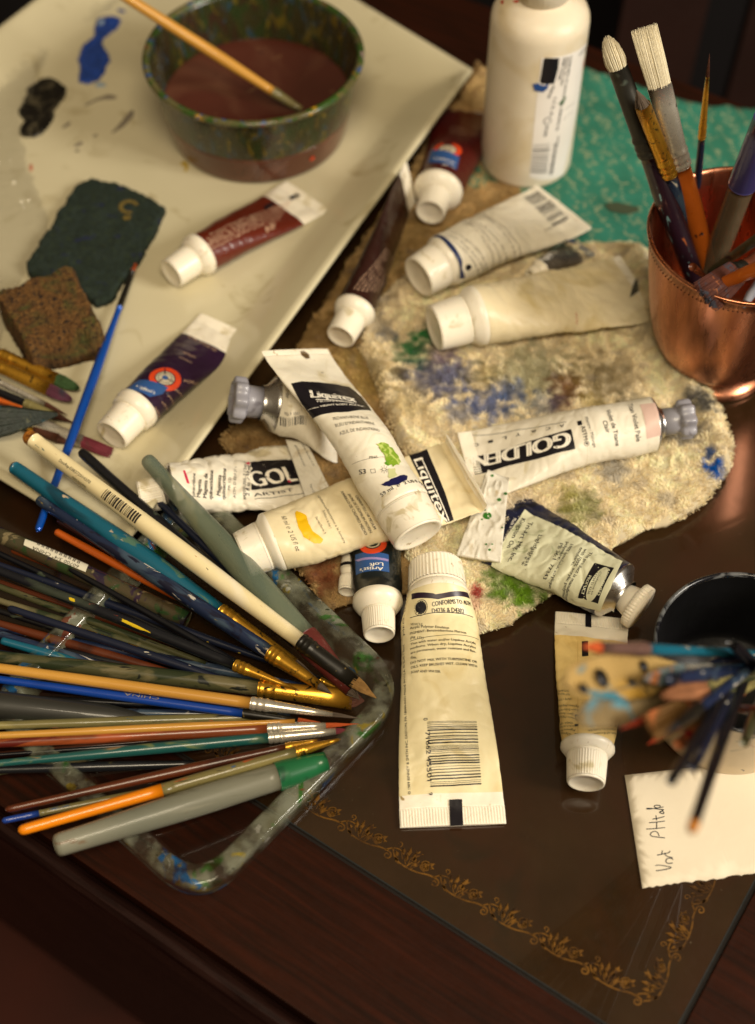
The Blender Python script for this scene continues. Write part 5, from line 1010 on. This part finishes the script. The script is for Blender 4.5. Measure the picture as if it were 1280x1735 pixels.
WHT = hmat('white_lacquer', '#e6d6a8', (('#e8ddc0', .08, .5, .2), ('#a8562c', .3, .7, .01), ('#1d5a5e', .26, .7, .01), ('#d0a848', .12, .66, .05), ('#2a3020', .3, .73, .01)))
ORNH = hmat('orange_lacquer', '#c05a18', (('#8a3c14', .1, .6, .1), ('#5a3420', .2, .68, .05)))
ORYH = hmat('bright_orange_lacquer', '#f08c10', (('#d87a10', .1, .6, .1), ('#8a7a6a', .12, .68, .03)))
STN1 = hmat('heavily_stained_handle', '#7c7348', (('#5a5a38', .06, .5, .2), ('#8f8450', .12, .56, .12), ('#a8785a', .2, .64, .04), ('#2c2a28', .25, .64, .05), ('#3a5a80', .22, .68, .02), ('#b0582c', .25, .68, .02)))
STN2 = hmat('olive_stained_handle', '#4a4a30', (('#2c3420', .12, .5, .06), ('#6a6244', .1, .55, .08), ('#1c201c', .2, .6, .03), ('#7a9a8a', .3, .72, .02)))
TAN = hmat('natural_wood_handle', '#d09a44', (('#3c2a14', .5, .74, .01), ('#c08a38', .04, .5, .2)), vary=.1)
BLU = hmat('royal_blue_lacquer', '#0f3f9c', (('#0a2a6c', .05, .6, .1),), vary=.08)
BLUP = mat('bright_blue_lacquer', '#0a4fb4', .2, metal=.35, coat=.6, vary=.06)
BRNH = hmat('brown_lacquer', '#5a2a14', (('#3a1a0e', .08, .5, .15), ('#7a4a2c', .3, .7, .05)))
RBRN = hmat('red_brown_handle', '#7c3c1c', (('#a5502a', .1, .5, .1), ('#5c1c14', .08, .58, .05), ('#6a5a4a', .2, .66, .03), ('#8a9ab0', .3, .73, .02)))
FROST = mat('frosted_clear_handle', '#727c68', .34, alpha=.66, stretch=(.4, 1, 1), stains=[('#56685e', .03, .48, .15), ('#8a8a68', .04, .58, .1), ('#a8a890', .1, .66, .04), ('#2c3a4c', .14, .72, .02), ('#3a6a3c', .12, .7, .03)], coat=.3, vary=.15)
CLRH = mat('clear_acrylic_handle', '#4f4a36', .18, alpha=.75, stains=[('#2c4a28', .09, .55, .05), ('#2c2438', .08, .56, .05), ('#8a7c5a', .12, .62, .04), ('#1a1612', .06, .58, .06)], coat=.6, vary=.3)
CLRC = mat('smoky_clear_handle', '#6a5c48', .2, alpha=.8, stains=[('#5a4c3a', .05, .5, .2), ('#d8d0c4', .35, .75, .01)], coat=.5, vary=.2)
PURP = hmat('plum_stained_handle', '#20101a', (('#120c14', .08, .5, .1), ('#6a8a8c', .3, .66, .02), ('#b8b4ae', .2, .68, .015), ('#8a4a24', .12, .67, .03)))
OWOOD = hmat('varnished_orange_wood', '#a85418', (('#8a4012', .03, .5, .2), ('#c8782c', .04, .62, .1)), vary=.2, stretch=(1, 1, .3))
REDB = mat('dull_red_ferrule', '#5a2420', .4, stains=[('#7a4a44', .3, .64, .04), ('#9a8a84', .5, .7, .02)], vary=.3)
GRNF = mat('green_plastic_ferrule', '#1f6c42', .35, coat=.3, stains=[('#174a30', .1, .6, .1)])
BGRN = mat('green_bristles', '#36512a', .85, vary=.4, vscale=.4); BPUR = mat('plum_bristles', '#5a2c3e', .85, stains=[('#2c2c34', .06, .5, .2)], vary=.3); BRED = mat('wine_bristles', '#6c2430', .8, stains=[('#4a3428', .08, .55, .1)], vary=.3)
BBRN = mat('brown_bristles', '#4a2410', .7, vary=.3, vscale=.5); BTAN = mat('tan_bristles', '#8c6a38', .8, vary=.35, vscale=.6); BORG = mat('orange_bristles', '#b8501a', .7, vary=.2); BWHT = mat('white_bristles', '#e6dcc0', .6, vary=.1, vscale=.8)
BDRK = mat('dark_matted_bristles', '#232a22', .6, stains=[('#1c4048', .12, .58, .05), ('#4a4a34', .3, .62, .05)], vary=.4, vscale=.4, bump=(.5, .6)); BGRY = mat('grey_bristles', '#55483c', .8, vary=.3); BTIP = mat('cut_wood_end', '#c07a26', .8, stains=[('#8a4e14', .4, .55, .1)], vary=.4, vscale=.5, bump=(.8, .3))
BLKF = mat('black_ferrule', '#16140f', .35, stains=[('#6a5a34', .3, .66, .05)])
IN = 'brushes fanned out in the clear lid'; PL = 'brushes lying on the platter'; CC = 'brushes standing in the copper cup'; JJ = 'brushes standing in the speckled jar'
b = brush
# ------- fan in the lid (from the top of the picture down)
b('frosted clear handled brush with a dull red ferrule, topmost along the lid rim', (247, 776, 30), (612, 1188, 15), (26, 46, 44), FROST, REDB, BGRY, fh=.76, ff=.96, fw=26, bw=14, group=IN, rings=0)
b('slim black brush beside the white barcode brush, its rounded end over the platter', (136, 764, 25), (500, 1092, 11), (18, 22, 14), BLKH, fh=1, group=IN)
b('slim dark navy brush between the frosted handle and the black brush', (268, 849, 19), (520, 1090, 11), (12, 15, 10), NVY, fh=1, group=IN)
r_, A_, B_, e1, e2 = b('cream white brush with a printed barcode and a worn golden wood end', (44, 736, 35), (642, 1186, 20), (27, 34, 27), WHT, BLKF, BTAN, fh=.80, ff=.94, fw=26, bw=27, flat=True, tailm=BTIP, tail_at=.035, group=IN, rings=1)
sh = Shaft(A_, B_, e1, e2, lambda u: 31.5*mmpx(A_)/2); sh.guess = (50, 0); p = Print(sh, off=.5, maxl=1.2)
q = lambda x, y: z1(x, y)
z1 = Zm(0, 700, 3.2)
p.bars([z1(566, 434), z1(538, 474), z1(724, 604), z1(742, 568)], INK, 34, 6) if False else None
a_, c_ = sh.inv(z1(552, 454)), sh.inv(z1(733, 590)); w_ = 2.4
rn = random.Random(3); u = a_[0]
while u < c_[0]:
    k = rn.choice((.25, .35, .6, .9)); p.add([(u, -w_), (u+k, -w_), (u+k, w_), (u, w_)], [(0, 1, 2, 3)], INK); u += k+rn.choice((.35, .5, .7))
p.text('DomRep', z1(322, 262), z1(374, 300), 5, INK, lift=.05); p.text('038372014370', z1(378, 303), z1(488, 384), 5, INK); p.text('MADE IN CHINA', z1(396, 350), z1(470, 405), 4, INK)
p.build('printing', r_, org=A_)
b('thick teal brush with a rounded plum end and paint crusted belly', (20, 789, 28), (540, 1150, 12), (24, 37, 24), TEAL, GOLD, BGRY, fh=.70, ff=.93, fw=16, bw=10, group=IN, tailm=mat('plum_tip', '#3a1c2c', .3), tail_at=.02)
b('stained navy brush with a brass ferrule below the thick teal brush', (64, 845, 24), (566, 1178, 16), (20, 26, 26), NVYS, GOLD, BGRY, fh=.80, ff=.955, fw=16, bw=10, group=IN)
b('short orange handled brush running under the navy brush', (94, 900, 17), (300, 1012, 9), (13, 15, 12), ORNH, fh=1, group=IN)
b('thin maroon brush tucked under the stained navy brush', (97, 881, 19), (330, 1020, 8), (9, 12, 10), hmat('maroon_lacquer', '#2a0f12'), fh=1, group=IN)
r_, A_, B_, e1, e2 = b('clear stained handle with a white barcode sticker', (-60, 880, 17), (318, 1050, 8), (26, 32, 30), CLRH, fh=1, group=IN)
sh = Shaft(A_, B_, e1, e2, lambda u: 30*mmpx(A_)/2*1.02); sh.guess = (45, 0); p = Print(sh, off=.15, maxl=1.2); STK = mat('white_sticker', '#d8d2bc', .5, vary=.05)
p.poly([z1(138, 684), z1(300, 745), z1(482, 824), z1(466, 862), z1(300, 792), z1(130, 716)], STK); p.text('60700 3/4" CHINA', z1(432, 828), z1(182, 722), 6, INK, lift=.1); 
for i in range(30):
    t = i/30; x = 200+240*t; y = 702+110*t; p.poly([z1(x, y-4), z1(x+4, y-2), z1(x-2, y+11), z1(x-6, y+9)], INK, lift=.08) if i % 3 else None
p.build('sticker', r_, org=A_)
b('thin black brush below the stickered clear handle', (117, 963, 15), (480, 1168, 10), (10, 13, 10), BLKH, fh=1, group=IN)
b('brown crusted brush handle under the stickered clear handle', (20, 930, 10), (310, 1040, 6), (14, 22, 22), RBRN, fh=1, group=IN)
b('black brush with bright yellow paint spots and a thin pointed brass ferrule', (-60, 944, 17), (512, 1172, 16), (15, 19, 19), BLKY, GOLD, BGRY, fh=.815, ff=.985, fw=3, bw=2, group=IN)
b('slender dark olive brush just below the yellow spotted black brush', (-60, 972, 12), (350, 1125, 8), (11, 13, 10), STN2, fh=1, group=IN)
r_, A_, B_, e1, e2 = b('navy brush with a line of small gilt lettering', (14, 1030, 14), (410, 1162, 10), (13, 16, 12), NVY, fh=1, group=IN)
sh = Shaft(A_, B_, e1, e2, lambda u: 15*mmpx(A_)/2); sh.guess = (60, 0); p = Print(sh, off=.25, maxl=1.2); z3 = Zm(0, 1050, 3.2)
p.text('Round Sable  Series 7', z3(380, 28), z3(640, 112), 4, GOLD); p.text('ROUND', z3(696, 134), z3(748, 150), 5, GOLD, bold=.15); p.build('gilt_lettering', r_, org=A_)
b('dark brown brush with a dried cream dab, above the olive stained thick brush', (-60, 1040, 10), (290, 1140, 8), (13, 17, 13), BRNH, fh=1, group=IN)
b('blue black brush nearly hidden above the teal stub', (-60, 1056, 11), (190, 1132, 8), (12, 14, 12), NVYS, fh=1, group=IN)
b('short teal stub with a pink fleck at the left edge', (2, 1085, 14), (140, 1124, 8), (13, 16, 14), TEAL, fh=1, group=IN)
b('thick olive stained brush with a wide flat brass ferrule', (-60, 1106, 11), (622, 1188, 12), (20, 29, 26), STN2, GOLD, BBRN, fh=.74, ff=.965, fw=36, bw=34, flat=True, group=IN, rings=2)
b('natural yellow wood brush with a silver ferrule and fine brown point', (-60, 1124, 20), (616, 1218, 15), (17, 20, 20), TAN, SILVER, BGRY, fh=.725, ff=.925, fw=9, bw=6, group=IN)
r_, A_, B_, e1, e2 = b('royal blue brush lying against the natural wood brush, orange tipped', (-60, 1143, 16), (580, 1232, 13), (13, 16, 15), BLU, BLKF, BORG, fh=.745, ff=.885, fw=12, bw=5, group=IN, rings=0)
sh = Shaft(A_, B_, e1, e2, lambda u: 15*mmpx(A_)/2); sh.guess = (90, 0); p = Print(sh, off=.2); p.text('CHINA', z3(866, 424), z3(676, 398), 5, SILVER); p.build('printing', r_, org=A_)
b('very thick dark grey brush handle at the left edge under the royal blue brush', (-110, 1184, 16), (300, 1226, 6), (52, 44, 10), hmat('charcoal_lacquer', '#2a2a26', (('#3a3c30', .08, .5, .2),), rough=.5), fh=1, group=IN)
b('paint smeared olive brush between the royal blue and the tan brushes', (-60, 1231, 16), (470, 1214, 9), (14, 18, 14), STN1, fh=1, group=IN)
b('slim tan wood brush lying on the red brown brush', (-60, 1249, 20), (500, 1222, 16), (12, 14, 8), TAN, fh=1, group=IN)
b('red brown stained brush with a straight silver ferrule', (-60, 1262, 17), (612, 1226, 13), (16, 21, 22), RBRN, SILVER, BORG, fh=.765, ff=.91, fw=10, bw=9, group=IN)
b('thin black brush running along under the red brown brush', (-60, 1283, 13), (460, 1246, 9), (6, 8, 6), BLKH, fh=1, group=IN)
b('teal green brush with a long pale metal ferrule', (-30, 1296, 16), (600, 1236, 12), (12, 20, 19), TEAL2, SILVER, BRED, fh=.77, ff=.95, fw=12, bw=10, group=IN, tailm=BWHT, tail_at=.04)
b('charcoal brush with a dried pink paint lump', (-60, 1306, 13), (330, 1294, 8), (13, 17, 12), hmat('charcoal_crusted', '#1a1c20', (('#6a6438', .1, .58, .04), ('#c09a8c', .07, .66, .02))), fh=1, group=IN)
b('dull brown brush crossing towards the green ferruled frosted handle', (10, 1372, 22), (548, 1252, 16), (12, 18, 13), BRNH, GOLD, BBRN, fh=.88, ff=.98, fw=4, bw=3, group=IN, rings=1)
b('blue ended stained brush half under the bright orange one', (4, 1391, 18), (300, 1330, 12), (11, 12, 10), STN1, fh=1, tailm=hmat('cobalt_end', '#1c3c8c'), tail_at=.22, group=IN)
b('brush with a bright orange end and paint smeared belly', (32, 1408, 22), (582, 1251, 16), (19, 23, 18), STN1, GOLD, BTAN, fh=.85, ff=.985, fw=5, bw=4, tailm=ORYH, tail_at=.52, group=IN, rings=3)
FROST2 = mat('pale_frosted_handle', '#8c8c7c', .36, alpha=.8, stretch=(.3, 1, 1), stains=[('#5a5c48', .06, .62, .1), ('#7c6a54', .2, .7, .03), ('#75786a', .03, .5, .2), ('#a5a290', .04, .58, .15)], coat=.2, vary=.15)
b('fat frosted clear handle with a green plastic ferrule, nearest the viewer', (92, 1434, 24), (566, 1286, 12), (40, 50, 46), FROST2, GRNF, BGRY, fh=.79, ff=.97, fw=34, bw=26, group=IN, rings=0)
b('short dark brush with a copper ring in the lid corner', (430, 1100, 8), (594, 1176, 11), (14, 16, 10), BLKH, GOLD, BBRN, fh=.7, ff=.9, fw=8, bw=5, group=IN)
rq = random.Random(12); hid = (BLKH, NVY, BRNH, STN2, BLKH, NVYS)
for i in range(16):
    y0 = 925+i*27+rq.uniform(-8, 8); y1 = 1120+i*8.5+rq.uniform(-6, 6)
    b('plain dark brush handle half buried in the bottom layer of the fan in the lid', (-60, y0-14, 9+rq.uniform(0, 3)), (430+rq.uniform(-60, 90), y1, 5.5), (10, rq.uniform(12, 19), 10), hid[i % 6], fh=1, group='dark handles in the bottom layer')
# ------- on the platter
r_, A_, B_, e1, e2 = b('thin bright blue brush with an orange point leaning over the platter edge', (64, 900, 22), (238, 424, 9), (13, 17, 10), BLUP, BLKF, BORG, fh=.77, ff=.91, fw=9, bw=7, group=PL, rings=0)
sh = Shaft(A_, B_, e1, e2, lambda u: 15*mmpx(A_)/2); sh.guess = (70, 0); p = Print(sh, off=.25); p.text('Student 4', (137, 690), (160, 644), 7, mat('silver_lettering', '#6fa0d8', .4)); p.build('printing', r_, org=A_)
b('brass ferruled filbert brush with green bristles by the sponge', (-110, 552, 16), (137, 660, 12), (20, 20, 19), BRNH, GOLD, BGRN, fh=.46, ff=.84, fw=22, bw=24, flat=True, tip_kind='round', group=PL)
b('brass ferruled filbert brush with plum coloured bristles', (-110, 572, 17), (124, 679, 13), (18, 18, 18), BRNH, GOLD, BPUR, fh=.42, ff=.83, fw=22, bw=24, flat=True, tip_kind='round', group=PL)
b('small pointed brown sable brush with a pale ringed ferrule', (-90, 604, 16), (116, 704, 11), (12, 12, 10), PURP, SILVER, BBRN, fh=.46, ff=.82, fw=10, bw=8, group=PL, rings=2)
b('dark brush with a crusted ferrule just above the big matted brush head', (-90, 628, 14), (128, 718, 10), (14, 14, 14), BLKH, STN1, BBRN, fh=.62, ff=.85, fw=13, bw=7, group=PL)
b('pale orange pointed handle end at the left edge', (38, 690, 13), (-60, 660, 14), (4, 14, 18), ORNH, fh=1, group=PL)
b('large brush head matted with dark green paint at the left edge', (-160, 735, 30), (100, 702, 20), (40, 52, 56), BDRK, BDRK, BDRK, fh=.3, ff=.42, fw=62, bw=60, group=PL, rings=0, flat=True, tip_kind='point', thick=2.6)
b('flat brush with a silver ferrule and wine red bristles under the blue brush', (-60, 668, 13), (192, 769, 10), (18, 20, 20), BRNH, SILVER, BRED, fh=.42, ff=.80, fw=22, bw=20, flat=True, tip_kind='flat', group=PL)
b('brown brush with a squat brass collar below the silver ferruled flat brush', (10, 706, 11), (124, 752, 9), (12, 14, 16), GOLD, BBRN, BBRN, fh=.45, ff=.8, fw=20, bw=14, group=PL, rings=0)
# ------- in the water tub
r_, A_, B_, e1, e2 = b('speckled natural wood brush resting in the murky water tub', (175, -30, 95), (520, 192, hw+6.5), (18, 20, 15), TAN, STN1, BBRN, fh=.83, ff=.97, fw=12, bw=8, group='brush left in the water tub', rings=2)
# ------- copper cup
def cin(px, py, h): return (px, py, h)
b('large round brush with cream bristles and a grey ferrule, leftmost in the copper cup', (1195, 520, 40), (1028, 62, 175), (30, 40, 34), PURP, mat('dull_grey_ferrule', '#3c3a34', .4, metal=.6, stains=[('#6a7468', .1, .6, .1)]), BWHT, fh=.60, ff=.90, fw=34, bw=44, tip_kind='round', thick=.42, group=CC, rings=1)
b('grey and gold ferruled brush behind the leftmost cream brush', (1215, 500, 35), (1078, 150, 160), (22, 26, 26), NVYS, GOLD, BGRY, fh=.62, ff=.93, fw=28, bw=24, group=CC, rings=3)
r_, A_, B_, e1, e2 = b('flat brush with stiff white bristles, silver ferrule and orange wooden handle', (1212, 500, 40), (1090, 42, 185), (26, 36, 32), OWOOD, SILVER, BWHT, fh=.52, ff=.80, fw=42, bw=46, flat=True, tip_kind='flat', thick=.34, group=CC, rings=2, flat_dir=(1, 0, .12))
sh = Shaft(A_, B_, e1, e2, lambda u: 36*mmpx(A_*.5+B_*.5)/2); sh.guess = (30, 0); p = Print(sh, off=.3); p.text('14', (1180, 402), (1192, 397), 7, INK, bold=.2); p.build('size_number', r_, org=A_)
b('fine detail brush with a navy handle and long gold ferrule', (1172, 420, 40), (1203, 88, 165), (9, 13, 12), NVY, GOLD, BBRN, fh=.60, ff=.89, fw=7, bw=6, group=CC, rings=1)
b('broad smoky clear handle with a violet blue top in the copper cup', (1200, 470, 50), (1300, 200, 160), (36, 42, 44), CLRC, mat('violet_blue_cap', '#34305c', .3, coat=.3), fh=.62, ff=1, fw=46, group=CC, rings=0)
b('olive handled brush leaning to the right in the copper cup', (1205, 460, 60), (1330, 372, 130), (14, 18, 16), STN2, fh=1, group=CC)
b('orange brown brush handle lying low in the copper cup mouth', (1195, 492, hK-10), (1340, 432, hK+22), (18, 26, 26), OWOOD, fh=1, group=CC)
b('worn fan shaped brush head with rusty bristles in the copper cup mouth', (1300, 420, hK-14), (1192, 506, hK+2), (14, 18, 24), mat('rusty_handle', '#5a2c18', .5, vary=.4), BLKF, mat('rusty_bristles', '#4a2012', .8, stains=[('#30303a', .1, .55, .06), ('#7a4420', .2, .6, .05)], vary=.4), fh=.4, ff=.5, fw=46, bw=62, flat=True, thick=.8, tip_kind='flat', group=CC, rings=0)
b('short white tipped brush end at the right of the copper cup mouth', (1290, 470, hK-30), (1262, 516, hK-2), (12, 17, 12), mat('pale_metal_end', '#b8bcc8', .3, metal=.4), fh=1, group=CC)
b('curled rusty wire brush end against the orange handle in the copper cup', (1196, 470, hK-20), (1174, 452, hK-3), (8, 12, 14), BRNH, fh=1, group=CC)
# ------- speckled jar: close to the lens, blurred
jc = (1262, 1130)
b('teal handled brush with an orange tip pointing left, uppermost from the speckled jar', (1300, 1108, 75), (984, 1096, 168), (14, 18, 22), TEAL, mat('rosy_ferrule', '#8a6a60', .3, metal=.6), BORG, fh=.70, ff=.92, fw=22, bw=20, group=JJ)
b('black brush fanning left above the palette knives, yellow flecked', (1290, 1130, 70), (1140, 1150, 150), (18, 26, 22), NVYS, fh=1, group=JJ)
STEEL = mat('smeared_steel', '#c4a468', .28, metal=.3, coat=.5, stains=[('#c89a3c', .03, .55, .15), ('#2c2018', .05, .64, .03), ('#4f8a9c', .05, .64, .04)], vary=.2)
STEEL2 = mat('smeared_steel_blue', '#94805c', .28, metal=.3, coat=.5, stains=[('#5fa0b4', .035, .52, .08), ('#8a5a2c', .05, .6, .05)], vary=.2)
def knife(label, base, tip, wpx, m, hm, tilt):
    A = at(*base[:2], base[2]); B = at(*tip[:2], tip[2]); L = np.linalg.norm(B-A); ax = norm(B-A); view = norm(A*.5+B*.5-CAM); e1 = norm(cross(ax, view)); e2 = norm(cross(ax, e1)); e1 = norm(e1*math.cos(tilt)+e2*math.sin(tilt)); e2 = norm(cross(ax, e1))
    root = thing('palette_knife', label, 'palette knife', A, 'palette knives in the speckled jar'); w = wpx*mmpx(B)/2; V = []; n = 26; mm_ = 12
    for i in range(n):
        t = .45+.55*i/(n-1); q = (t-.45)/.55; ww = w*(math.sin(math.pi*min(.999, q*.86+.07))**.55)*(.35+.65*min(1, q*2.4)) if i < n-1 else w*.12
        for j in range(mm_):
            th = 2*math.pi*j/mm_; c = A+ax*L*t; s_ = math.cos(th); V.append(c+e1*ww*s_+e2*(math.sin(th)*.5+ (s_*s_)*w*.22 + math.sin(q*3)*w*.12))
    mesh('blade', V, [q[::-1] for q in grid_faces(n, mm_, True)]+[tuple(range(mm_)), tuple((n-1)*mm_+j for j in range(mm_))[::-1]], m, root, org=A)
    v, f = lathe([(1.2, L*.3), (1.1, L*.5)], 12, ctr=A, axis=ax); mesh('neck', v, f, STEEL, root, org=A); v, f = lathe([(3., 0), (4.2, L*.1), (4., L*.25), (2., L*.32)], 18, ctr=A, axis=ax); mesh('handle', v, f, hm, root, org=A)
    HOLE = mat('dark_paint_spot', '#0d0a0a', .4)
    return root, A, B, e1, e2
r_, A_, B_, e1, e2 = knife('round ended steel palette knife with black spots, left of the speckled jar', (1290, 1120, 70), (952, 1160, 168), 92, STEEL, NVY, .25)
sh = Shaft(A_, B_, e1, e2, lambda u: 60.); n_s = e2 if e2@(CAM-A_) > 0 else -e2
for t, s_, r_d in ((.86, .0, 3.4), (.95, .35, 2.), (.66, -.3, 2.2), (.74, .35, 1.6)):
    c = A_+(B_-A_)*t+e1*s_*8+n_s*2.6; v, f = lathe([(r_d*.1, .9), (r_d*.8, .7), (r_d, 0), (r_d*.8, -.6)], 20, ctr=c, axis=n_s); mesh('dark_spot', v, f, mat('dark_paint_spot', '#0d0a0a', .4), r_, org=A_)
knife('steel palette knife smeared pale blue, just below the black spotted one', (1285, 1135, 70), (972, 1214, 160), 74, STEEL2, NVY, -.35)
b('flat brush with olive brown stained bristles pointing left, below the palette knives', (1290, 1150, 70), (1098, 1236, 150), (18, 26, 34), STN1, STN2, mat('ochre_brown_bristles', '#6a4a1c', .8, stains=[('#a05a2c', .08, .55, .08)], vary=.4), fh=.35, ff=.6, fw=52, bw=50, flat=True, tip_kind='flat', group=JJ)
b('brush with rust red bristles pointing left from the speckled jar', (1290, 1140, 70), (1050, 1236, 148), (16, 22, 26), STN1, SILVER, mat('rust_red_bristles', '#8a2c12', .8, vary=.35), fh=.42, ff=.62, fw=32, bw=24, group=JJ)
b('brush with a salmon orange flat head between the rust red and the blue brushes', (1295, 1140, 70), (1120, 1180, 152), (16, 22, 26), STN2, STN1, mat('salmon_bristles', '#8a5a38', .8, stains=[('#7a4a2c', .1, .55, .1)], vary=.35), fh=.4, ff=.62, fw=42, bw=38, flat=True, tip_kind='round', group=JJ)
CRU = mat('ochre_crusted_bristles', '#8c6a34', .7, stains=[('#b8502c', .08, .58, .04), ('#7fa0a0', .1, .62, .04), ('#3c2c1c', .07, .56, .06)], vary=.4)
b('paint crusted flat brush with an ochre head overlapping the pale blue palette knife', (1290, 1150, 70), (1030, 1200, 140), (16, 24, 30), STN1, GOLD, CRU, fh=.45, ff=.62, fw=44, bw=46, flat=True, tip_kind='round', group=JJ)
b('crusted brush with a grey blue head pointing left above the ochre crusted one', (1290, 1130, 70), (1090, 1150, 150), (16, 24, 28), STN2, SILVER, mat('slate_bristles', '#5a6a70', .7, stains=[('#a86a3c', .08, .55, .06)], vary=.4), fh=.5, ff=.7, fw=38, bw=36, flat=True, tip_kind='round', group=JJ)
b('small vermilion tipped brush low on the left side of the jar', (1250, 1160, 70), (1096, 1262, 112), (12, 16, 16), STN2, BLKF, mat('vermilion_bristles', '#b04018', .7), fh=.6, ff=.85, fw=16, bw=14, group=JJ)
b('glossy blue and black brush angled to the lower left from the jar', (1300, 1110, 75), (1126, 1245, 158), (14, 18, 20), NVYS, BLKF, mat('black_bristles', '#0e0e12', .7), fh=.72, ff=.9, fw=14, bw=6, group=JJ)
b('brush handle thick with peach and red paint, below the blue brush', (1290, 1140, 60), (1150, 1262, 130), (18, 26, 20), mat('peach_paint', '#b0683e', .4, stains=[('#8a1c18', .1, .6, .03), ('#a8804c', .1, .6, .1)], vary=.2), fh=1, group=JJ)
b('black brush handle end hanging down over the note, shortest of the three', (1262, 1120, 75), (1138, 1322, 172), (14, 18, 19), BLKH, fh=1, group=JJ)
b('black brush handle just right of the shortest hanging one', (1262, 1130, 75), (1176, 1300, 158), (13, 17, 17), NVY, fh=1, group=JJ)
b('long black brush handle with an orange wood end reaching down over the note', (1172, 1408, 182), (1262, 1140, 80), (20, 21, 24), hmat('black_lacquer_long', '#101014'), fh=1, tailm=BTIP, tail_at=.05, group=JJ)
for i, (a, c, w0, m, lb) in enumerate((((1300, 1150, 70), (1240, 1090, 120), 22, BLKH, 'short black handle deep inside the jar mouth'), ((1290, 1180, 60), (1262, 1258, 120), 20, STN2, 'olive crusted handle at the right side of the jar mouth'), ((1240, 1140, 60), (1330, 1120, 130), 24, BLKH, 'black handle crossing the jar mouth to the right'), ((1250, 1200, 60), (1330, 1210, 120), 20, RBRN, 'red brown handle at the right edge of the jar'), ((1240, 1150, 50), (1200, 1195, 110), 26, BLKH, 'thick black handle below the blue brush in the jar'))):
    b(lb, a, c, (w0*.8, w0, w0*.8), m, fh=1, group=JJ)
# pale rolled towel scrap beyond the platter corner
scr = slab('cloth_scrap', smooth_poly([at(x, y, 14)[:2] for x, y in ((776, 150), (800, 120), (812, 106), (832, 116), (836, 150), (826, 166), (796, 164))], 2), 1, 17, mat('ochre_cloth', '#c9a870', .9, stains=[('#a8845a', .2, .55, .1)], bump=(1., .8)), zf=lambda x, y: 2.5*mn.noise(Vector((x*.15, y*.15, 0))), step=2, bev=7, jitter=2); tag(scr, 'bunched tan cloth scrap behind the platter corner beside the white bottle', 'cloth')
